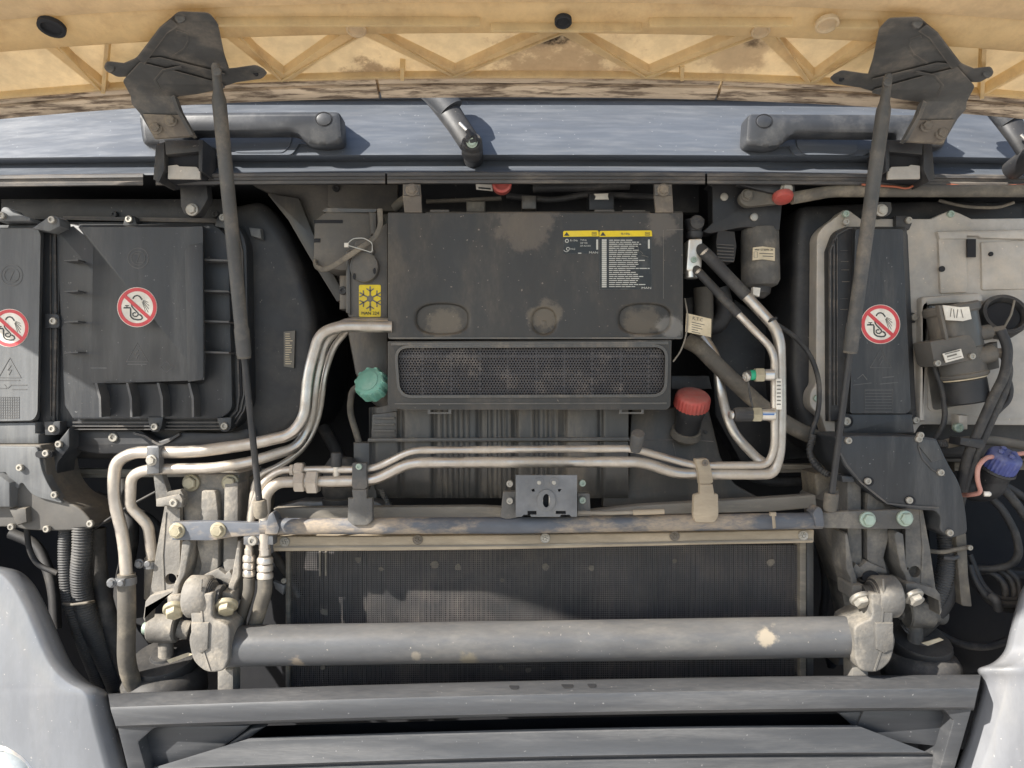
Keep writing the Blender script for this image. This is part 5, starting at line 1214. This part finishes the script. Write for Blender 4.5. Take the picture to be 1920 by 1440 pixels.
# gun shaped duct cover under it
gd = thing("side_duct_cover", "smooth dark duct cover shaped like a curved funnel under the narrow cover", "duct cover", 1690, 1005, .05)
MB().prism([(1564, 818, 6), (1610, 816), (1722, 818, 4), (1756, 822, 6), (1778, 870, 40), (1800, 905, 20), (1812, 960, 20), (1815, 1000, 8), (1782, 1010, 6), (1762, 994, 6), (1764, 970, 10), (1756, 958, 14), (1720, 956, 10), (1664, 950, 40), (1610, 905, 40), (1580, 870, 10), (1574, 846)], -.004, .10, .010, seg=4).build("cover", 'cover', gd)
MB().prism([(1722, 820), (1758, 826), (1770, 862), (1748, 868), (1722, 836)], -.007, .02, .004).build("connector_cap", 'cover', gd)
m = MB(); m.stroke([(1576, 850), (1588, 872), (1616, 906), (1664, 944), (1720, 950), (1760, 952)], -.006, 3, .003); m.stroke([(1722, 836), (1730, 860), (1748, 880), (1772, 892)], -.006, 2, .003); m.build("edge_bead", 'trim', gd)
MB().prism([(1578, 892), (1600, 894), (1604, 905), (1580, 904)], .0, .03, .002).build("side_tab", 'cover', gd)
for (u, v) in ((1591, 826), (1723, 823), (1726, 816), (1627, 902), (1705, 938), (1764, 886), (1781, 999)):
    if (u, v) in ((1627, 902), (1705, 938)): MB().prism(circ(u + 2, v + 1, 10, 9), -.0055, .004).build("screw_recess", 'dark', gd)
    bolt(gd, u, v, -.007, 6.5, 'screw', 'zinc')
# pump
pu = thing("air_pump", "dusty grey pump with paper labels mounted on the silver plate", "pump", 1800, 755, .06)
A0, A1 = (1782, 575, .055), (1814, 755, .055)
def paxis(t, du=0.): return (A0[0] + (A1[0] - A0[0]) * t + du, A0[1] + (A1[1] - A0[1]) * t - du * .18, .055)
def pcyl(t0, t1, r, name, m, bev=.08): return MB().cyl(paxis(t0), paxis(t1), r, 32, bev).build(name, m, pu)
pcyl(-.02, .08, 48, "top_flange", 'greyp'); pcyl(.06, .45, 43, "upper_body", 'tank'); pcyl(.40, .70, 41, "valve_body", 'greyp'); pcyl(.68, .74, 44, "band", 'greyp'); pcyl(.735, .755, 39, "pale_ring", 'paper'); pcyl(.75, 1.0, 38, "lower_can", 'black')
MB().prism([(1744, 640, 4), (1820, 626, 6), (1828, 640), (1836, 668, 6), (1826, 674), (1760, 688, 6), (1752, 680)], .018, .05, .006).build("valve_block", 'greyp', pu)
for (u, v) in ((1758, 681), (1823, 668)): bolt(pu, u, v, .014, 6, 'screw', 'zinc')
MB().box(1822, 565, 1834, 590, .04, .02, .003).build("flange_ear", 'greyp', pu)
m = MB(); m.prism([(1760, 572), (1766, 572), (1780, 636), (1774, 638)], .014, .01, .002); m.build("body_rib", 'greyp', pu)
l1 = MB().prism([(1768, 572), (1800, 576), (1817, 575), (1822, 598), (1806, 602), (1774, 600)], .012, .002).build("paper_label", 'white', pu)
m = MB()
for (a, c) in (((1784, 578), (1782, 594)), ((1788, 580), (1790, 596)), ((1796, 580), (1794, 596)), ((1802, 580), (1806, 596))): m.stroke([a, c], .0114, 1.2, .0004)
m.build("label_lettering", 'inkgrey', l1)
l2 = MB().prism([(1768, 663), (1802, 654), (1807, 671), (1774, 680)], .0120, .002).build("paper_label", 'white', pu)
m = MB(); m.stroke([(1772, 664), (1800, 657)], .0114, 2, .0004); m.stroke([(1776, 669), (1794, 664)], .0114, 3, .0004); m.stroke([(1777, 675), (1803, 668)], .0114, 1.2, .0004); m.build("label_lettering", 'inkgrey', l2)
for (a, c, r, e) in (((1818, 628, .04), (1856, 622, .04), 14, (1882, 618, .04)), ((1826, 670, .036), (1862, 662, .036), 17, (1880, 662, .036))):
    MB().cyl(a, c, r, 20).build("port", 'greyp', pu); MB().cyl(c, e, r * .62, 6).build("port_fitting", 'irontan', pu)
MB().prism([(1836, 650), (1872, 640), (1876, 690), (1836, 700)], .052, .02, .004).build("port_body", 'greyp', pu)
# round grommet
gr_ = thing("round_grommet", "large tilted black rubber ring beside the pump at the right edge", "grommet", 1880, 625, .06)
axg = Vector((-.12, -.9, .35)).normalized()
MB().lathe(P(1882, 592, .070), axg, [(-.02, .034), (.004, .036), (.009, .034), (.009, .029), (.002, .026), (-.01, .025), (-.01, .002)], 36).build("ring", 'hose', gr_)
MB().lathe(P(1882, 592, .066), axg, [(-.012, .025), (-.002, .025), (-.001, .02), (-.006, .004)], 28).build("inner_cup", 'dark', gr_)
m = MB(); m.tube([(1902, 564, .055), (1896, 590, .05), (1884, 612, .05)], 2, 5); m.build("retaining_wire", 'rail', gr_)
# hoses on the far right
for i, (p, r, lab) in enumerate(((  [(1876, 620, .03), (1890, 650, .025), (1886, 700, .022), (1862, 745, .022), (1838, 800, .025), (1815, 850, .035), (1796, 930, .06)], 9, "left hose of the black pair running down from the pump"),
                                 ([(1880, 660, .035), (1893, 690, .03), (1884, 735, .03), (1862, 780, .03), (1838, 835, .035), (1812, 900, .05), (1800, 950, .07)], 7.5, "right hose of the black pair running down from the pump"),
                                 ([(1888, 700, .05), (1896, 730, .05), (1892, 752, .05), (1872, 770, .05), (1846, 800, .05)], 5, "thin hose looping out to the right of the pump hoses"),
                                 ([(1745, 660, .07), (1752, 690, .06), (1768, 730, .055), (1772, 780, .06), (1768, 800, .06), (1752, 826, .07)], 5, "thin black cable running down left of the pump"))):
    o = MB().tube(p, r, 34).build("pump_hose", 'hose'); tag(o, lab, "hose")
kk = thing("hose_clip", "black clip block gathering the hoses below the pump", "clip", 1820, 835, .03)
MB().prism([(1802, 820), (1845, 824), (1848, 836), (1838, 842), (1800, 834)], .018, .03, .003).build("clip_body", 'black', kk); MB().box(1798, 778, 1816, 806, .06, .02, .004).build("clip_bracket", 'silver', kk)
bolt(kk, 1797, 802, .058, 9, 'screw', 'green_bolt')
o = MB().corr([(1757, 833, .06), (1778, 832, .06)], 8, 4, 4).build("cable_gland", 'corr'); tag(o, "short ribbed cable gland at the top right of the funnel cover", "cable gland")
o = MB().tube([(1774, 832, .06), (1800, 828, .06), (1850, 824, .07), (1940, 838, .08)], 9, 30).build("cable", 'hosetan'); tag(o, "thick dusty cable running right from the ribbed gland", "cable")
# blue cap
bl = thing("washer_filler", "black elbow filler with a blue fluted cap at right", "filler", 1860, 920, .05)
c0 = P(1872, 877, .045); ax = Vector((.16, -.50, .85)).normalized()
cap(bl, c0, ax, .0255, .027, 'blue', 26, "blue_cap")
e1 = ax.cross(Vector((1, 0, 0))).normalized(); e2 = ax.cross(e1)
for s_ in (-1, 1):
    for q in (e1, e2): MB().lathe(c0 + ax * .029 + q * s_ * .011, ax, [(0, .005), (.003, .0045), (.004, .003)], 6).build("cap_mark", 'blue', bl)
MB().lathe(c0, -ax, [(0, .0265), (.003, .0275), (.006, .024), (.022, .022), (.03, .018)], 24).build("neck", 'black', bl)
MB().tube([(1868, 885, .047), (1858, 912, .06), (1838, 918, .075), (1780, 905, .10)], 24, 26, 20).build("elbow", 'black', bl)
o = MB().tube([(1940, 848, .06), (1890, 853, .055), (1848, 858, .018), (1833, 875, .008), (1832, 900, .010), (1840, 924, .016), (1820, 928, .03), (1806, 928, .05)], 4.2, 14).build("overflow_tube", 'pink'); tag(o, "pink thin tube looped round the blue capped filler", "tube")
MB().lathe(P(1850, 926, .016), (1, -.3, 0), [(-.004, .004), (.004, .004), (.006, .002)], 10).build("tube_end", 'white', o)
# wheel arch wall, conduit bundle, loose cables
wa = thing("wheel_arch", "very dark wheel arch liner behind the cables at lower right", "wheel arch", 1860, 1240, .25)
MB().prism([(1740, 880), (1990, 880), (1990, 1260), (1780, 1262), (1745, 1150)], .28, .03, .004).build("liner", 'dark', wa); MB().prism([(1800, 1062), (1990, 1076), (1990, 1092), (1800, 1074)], .20, .03, .004).build("liner_ledge", 'black', wa)
o = MB().corr([(1765, 968, .09), (1775, 1010, .08), (1776, 1060, .07), (1764, 1110, .07), (1738, 1150, .08), (1700, 1180, .10)], 16, 50, 4.6, .13).build("corrugated_hose", 'corr', ang=80); tag(o, "corrugated conduit curving down below the funnel shaped cover", "hose")
o = MB().tube([(1780, 1010, .085), (1788, 1060, .08), (1784, 1110, .08), (1762, 1150, .08), (1725, 1185, .10)], 13, 50).build("rubber_hose", 'hose'); tag(o, "smooth hose hugging the right conduit", "hose")
o = MB().prism([(1792, 1000, 3), (1812, 1000, 3), (1816, 1080), (1823, 1138, 3), (1803, 1136, 5), (1797, 1070)], .055, .02, .006, seg=3).build("flat_sleeve", 'hosetan'); tag(o, "straight tan plastic sleeve hanging below the funnel cover tip", "sleeve")
o = MB().tube([(1735, 1032, .06), (1765, 1036, .045), (1792, 1030, .045), (1816, 1026, .05)], 4, 10).build("cable_tie", 'hosetan'); tag(o, "long grey cable tie across the right conduit", "cable tie"); bolt(o, 1819, 1027, .045, 5, 'screw', 'zinc')
o = MB().tube([(1770, 1046, .05), (1785, 1048, .045), (1796, 1044, .05)], 4, 4).build("cable_tie", 'corr'); tag(o, "second shorter cable tie just below the long one", "cable tie")
for (p, r, lab) in (([(1855, 930, .10), (1880, 955, .09), (1905, 1000, .09), (1912, 1040, .09), (1895, 1062, .10), (1850, 1068, .12), (1800, 1066, .14)], 7, "black cable bending down and back under the blue cap"),
                    ([(1868, 905, .10), (1895, 930, .09), (1935, 985, .09)], 8, "black cable leaving the right edge under the blue cap"),
                    ([(1880, 908, .11), (1910, 925, .11), (1950, 960, .11)], 7, "uppermost black cable at the right edge under the blue cap"),
                    ([(1818, 1060, .10), (1828, 1090, .09), (1850, 1120, .08), (1880, 1134, .08), (1930, 1132, .08)], 6, "outer loop of the cable coil above the white panel"),
                    ([(1818, 1040, .11), (1840, 1095, .10), (1862, 1118, .09), (1884, 1126, .09), (1930, 1122, .09)], 5.5, "second loop of the cable coil above the white panel"),
                    ([(1822, 1072, .11), (1842, 1118, .10), (1880, 1144, .10), (1930, 1146, .10)], 5.5, "lowest loop of the cable coil above the white panel"),
                    ([(1830, 1066, .13), (1866, 1076, .12), (1886, 1100, .11), (1884, 1126, .10)], 6, "inner upright loop of the cable coil"),
                    ([(1850, 1064, .13), (1886, 1074, .12), (1902, 1100, .11), (1900, 1128, .10)], 5, "innermost upright loop of the cable coil"),
                    ([(1880, 1062, .12), (1912, 1088, .11), (1912, 1120, .10)], 5, "rightmost upright loop of the cable coil")):
    o = MB().tube(p, r, 40).build("cable", 'hose'); tag(o, lab, "cable")
o = MB().tube([(1858, 1118, .075), (1868, 1126, .066), (1872, 1142, .075)], 8, 6).build("cable_tie", 'corr'); tag(o, "tie wrapped round the cable coil", "cable tie")
# strut and pipes behind on the right
o = MB().tube([(1290, 640, .10), (1310, 650, .09), (1360, 700, .08), (1430, 765, .08), (1490, 805, .08), (1560, 832, .10)], 15, 60).build("rubber_hose", 'hosetan'); tag(o, "thick dusty hose running diagonally behind the service valves", "hose")
o = MB().tube([(1318, 630, .11), (1345, 670, .10), (1352, 740, .09), (1372, 810, .08), (1420, 860, .07), (1440, 872, .06)], 9, 60, flat=.6).build("strap_pipe", 'alu'); tag(o, "flattened bright pipe curving down left of the service valves", "pipe")
o = MB().tube([(1290, 560, .16), (1300, 610, .16), (1345, 615, .15), (1362, 580, .15), (1350, 540, .15)], 16, 40).build("heater_hose", 'hose'); tag(o, "black curved hose behind the paper tag", "hose")
o = MB().tube([(1318, 540, .13), (1320, 600, .13), (1312, 650, .12)], 18, 30).build("heater_hose", 'hosetan'); tag(o, "brown hose standing behind the paper tag", "hose")
tg = thing("paper_tag", "aged paper tag with faded print wired beside the ventilation box", "tag", 1310, 630, .03)
pt = MB().prism([(1287, 587), (1334, 598), (1333, 632), (1285, 622)], .028, .001).build("tag_sheet", 'paper', tg)
text(pt, "K.T.C", 1308, 598.5, .0275, 6, 'inkgrey', rot=R(-12))
m = MB()
for i, w in enumerate((24, 18, 20, 12, 16)): m.stroke([(1297, 604 + i * 4.4), (1297 + w, 604 + i * 4.4 + w * .22)], .0274, 1.3, .0004)
m.build("tag_lettering", 'inkgrey', pt)
o = MB().tube([(1284, 560, .04), (1290, 590, .026), (1287, 630, .026), (1276, 660, .03), (1262, 678, .03)], 1.5, 16).build("tag_wire", 'rail'); tag(o, "thin pale wire hanging from the paper tag", "wire")
o = MB().tube([(1452, 606, .03), (1490, 630, .05), (1520, 665, .06), (1536, 710, .06), (1536, 770, .06), (1520, 815, .06), (1518, 850, .06), (1540, 880, .06), (1555, 892, .06)], 4.6, 40).build("cable", 'hose'); tag(o, "black cable running from the thick pipe down past the silver plate", "cable")
o = MB().corr([(1524, 815, .055), (1516, 850, .055), (1530, 875, .055), (1552, 890, .055)], 6.5, 24, 4.5).build("conduit", 'corr'); tag(o, "short corrugated conduit beside the rod of the right strut", "conduit")
# wiper motor and linkage under the cowl
wm = thing("wiper_motor", "oily black wiper motor with bracket and paper label under the cowl", "motor", 1400, 545, .10)
MB().prism([(1328, 346), (1470, 346), (1462, 432, 4), (1400, 424, 20), (1330, 438, 20), (1318, 434), (1336, 418), (1336, 350)], .085, .03, .004).build("bracket_plate", 'black', wm)
MB().prism(circ(1398, 374, 20, 18, 24), .083, .004).build("bracket_bore", 'dark', wm)
for (u, v) in ((1358, 369), (1414, 407)): bolt(wm, u, v, .083, 7.5, 'rivet', 'zinc')
b = MB(); b.lathe(P(1424, 430, .11), (.02, 0, -1), [(0, .029), (.006, .031), (.085, .0315), (.094, .027), (.098, .018)], 28); b.build("motor_can", 'castdark', wm)
b = MB(); b.lathe(P(1424, 536, .11), (-.1, 0, -1), [(0, .019), (.012, .018), (.02, .010)], 20); b.build("motor_end", 'hose', wm)
MB().prism([(1346, 430), (1378, 434), (1382, 462), (1378, 490, 4), (1346, 492, 4), (1342, 456)], .085, .04, .005).build("connector", 'hose', wm)
m = MB()
for i in range(6): m.stroke([(1345, 458 + i * 6), (1376, 460 + i * 6)], .082, 2, .004)
m.build("connector_rib", 'trim', wm)
pl_ = MB().prism([(1412, 464), (1430, 462), (1453, 465), (1453, 489), (1430, 486), (1411, 488)], .0755, .003).build("motor_label", 'paper', wm)
text(pl_, "W 573094 20", 1434, 468.5, .0752, 4, 'ink'); m = MB(); m.stroke([(1424, 475), (1450, 476)], .0752, 1.6, .0004); m.stroke([(1430, 480), (1450, 481)], .0752, 1.6, .0004); m.stroke([(1415, 468), (1419, 468)], .0752, 2, .0004); m.stroke(rect(1414, 472, 1420, 483), .0752, .8, .0004, closed=True); m.build("label_lettering", 'inkgrey', pl_)
MB().prism([(1412, 538), (1426, 540), (1424, 556), (1412, 552)], .07, .01).build("motor_tab", 'white', wm)
lk = thing("wiper_linkage", "dusty wiper linkage rod with crank arm and red boot at upper right", "linkage", 1500, 375, .05)
MB().tube([(1484, 372, .055), (1560, 358, .055), (1960, 358, .055)], 11.5, 20, 16).build("rod", 'hosetan', lk)
MB().prism([(1388, 362, 10), (1404, 354, 8), (1480, 368), (1484, 378), (1400, 388, 10), (1386, 378, 8)], .058, .012, .003).build("crank_arm", 'hosetan', lk)
MB().prism([(1382, 346), (1490, 346), (1492, 366, 8), (1470, 366), (1440, 360)], .05, .012, .002).build("crank_arm", 'black', lk)
bolt(lk, 1401, 366, .057, 9, 'hex', 'hosetan'); bolt(lk, 1475, 354, .048, 9, 'hex', 'zinc')
MB().lathe(P(1468, 371, .052), (0, -.4, -1), [(-.006, .016), (0, .0165), (.004, .014), (.006, .006)], 20).build("red_boot", 'red', lk)
o = MB().tube([(1616, 346, .04), (1680, 350, .04), (1700, 354, .04), (1722, 344, .04)], 2, 8).build("wire", 'wireorange'); tag(o, "orange wire under the right hinge mount", "wire")
o = MB().tube([(1760, 344, .06), (1830, 352, .06), (1930, 346, .06)], 2.2, 20).build("wire", 'wireorange'); tag(o, "long orange wire at the far upper right below the trim strip", "wire")
o = MB().tube([(1760, 376, .11), (1810, 388, .10), (1870, 390, .10), (1900, 380, .11)], 3, 20).build("cable", 'hosetan'); tag(o, "thin sagging cable under the linkage rod at upper right", "cable")
# bits in the slot above the ventilation box
MB().box(744, 345, 1310, 398, .16, .02).build("slot_wall", 'black', hv)
for (p, r, m_, lab) in (([(740, 390, .11), (760, 372, .10), (790, 368, .10)], 9, 'hosetan', "short dusty hose at the upper left corner of the ventilation box"),
                        ([(800, 378, .12), (860, 376, .11), (940, 372, .11)], 4, 'hosetan', "brown cable in the slot above the ventilation box"),
                        ([(950, 368, .11), (1040, 376, .10), (1100, 364, .10), (1230, 370, .11)], 6, 'hose', "black cable in the slot above the ventilation box"),
                        ([(1000, 352, .10), (1090, 350, .09), (1180, 346, .09)], 9, 'hose', "black hose tucked under the trim strip in the middle")):
    o = MB().tube(p, r, 20).build("slot_cable", m_); tag(o, lab, "cable")
o = MB().box(874, 376, 910, 398, .09, .02, .006).build("cable_sleeve", 'hosetan'); tag(o, "tan folded sleeve standing above the top edge of the ventilation box", "sleeve")
o = MB().lathe(P(941, 345, .05), (0, -1, 0), [(-.01, .0155), (.006, .0155), (.007, .0145), (.007, .0115), (.002, .011), (.002, .001)], 24).build("red_ring_cap", 'red'); tag(o, "round red ringed cap half hidden under the middle trim strip", "cap")
o = MB().prism([(892, 345), (922, 346), (924, 358), (893, 355)], .07, .002).build("paper_label", 'white'); tag(o, "small white label beside the red ringed cap", "label")
k = MB(); k.stroke([(897, 352), (920, 354)], .0695, 3, .0004); k.build("label_lettering", 'ink', o)
bx = thing("connector_block", "black electrical connector with a white clip in the slot", "connector", 1130, 395, .09); MB().box(1104, 362, 1152, 394, .085, .03, .004).build("connector_body", 'black', bx); MB().prism([(1114, 363), (1141, 362), (1140, 368), (1142, 374), (1115, 374), (1117, 368)], .082, .006, .001).build("white_clip", 'white', bx)
o = MB().box(978, 366, 1006, 392, .09, .03, .004).build("connector_block", 'tank'); tag(o, "small brown grey connector left of the black connector", "connector")

for (p, r, lab) in (([(176, 992, .10), (230, 955, .09), (292, 922, .08)], 2.2, "thin wire slanting between the duct cover and the left pipe clamp"),
                    ([(1566, 962, .05), (1600, 940, .05), (1640, 925, .06)], 3, "thin cable slanting from the right rod end to the funnel cover"),
                    ([(606, 800, .30), (640, 860, .28), (650, 930, .26)], 12, "dark hose deep in the gap left of the tank"),
                    ([(230, 900, .34), (250, 1000, .32), (225, 1110, .30), (240, 1250, .28)], 14, "dark hose deep behind the left metal pipes"),
                    ([(180, 930, .38), (300, 980, .36), (310, 1060, .36)], 9, "dark cable loom deep in the lower left gap"),
                    ([(1372, 880, .26), (1440, 905, .24), (1530, 900, .24)], 9, "dark cable loom deep below the right pipe bend"),
                    ([(1535, 1010, .22), (1552, 1090, .20), (1540, 1180, .20), (1560, 1250, .20)], 8, "dark hose in the narrow gap right of the radiator"),
                    ([(1745, 1180, .20), (1800, 1210, .20), (1860, 1215, .22), (1930, 1180, .22)], 7, "dark cable low in the right wheel arch"),
                    ([(20, 1000, .26), (70, 1020, .26), (100, 1090, .24), (105, 1180, .22)], 10, "dark hose deep behind the silver blue corner panel")):
    o = MB().tube(p, r, 40).build("cable", 'hose'); tag(o, lab, "cable" if r < 10 else "hose")
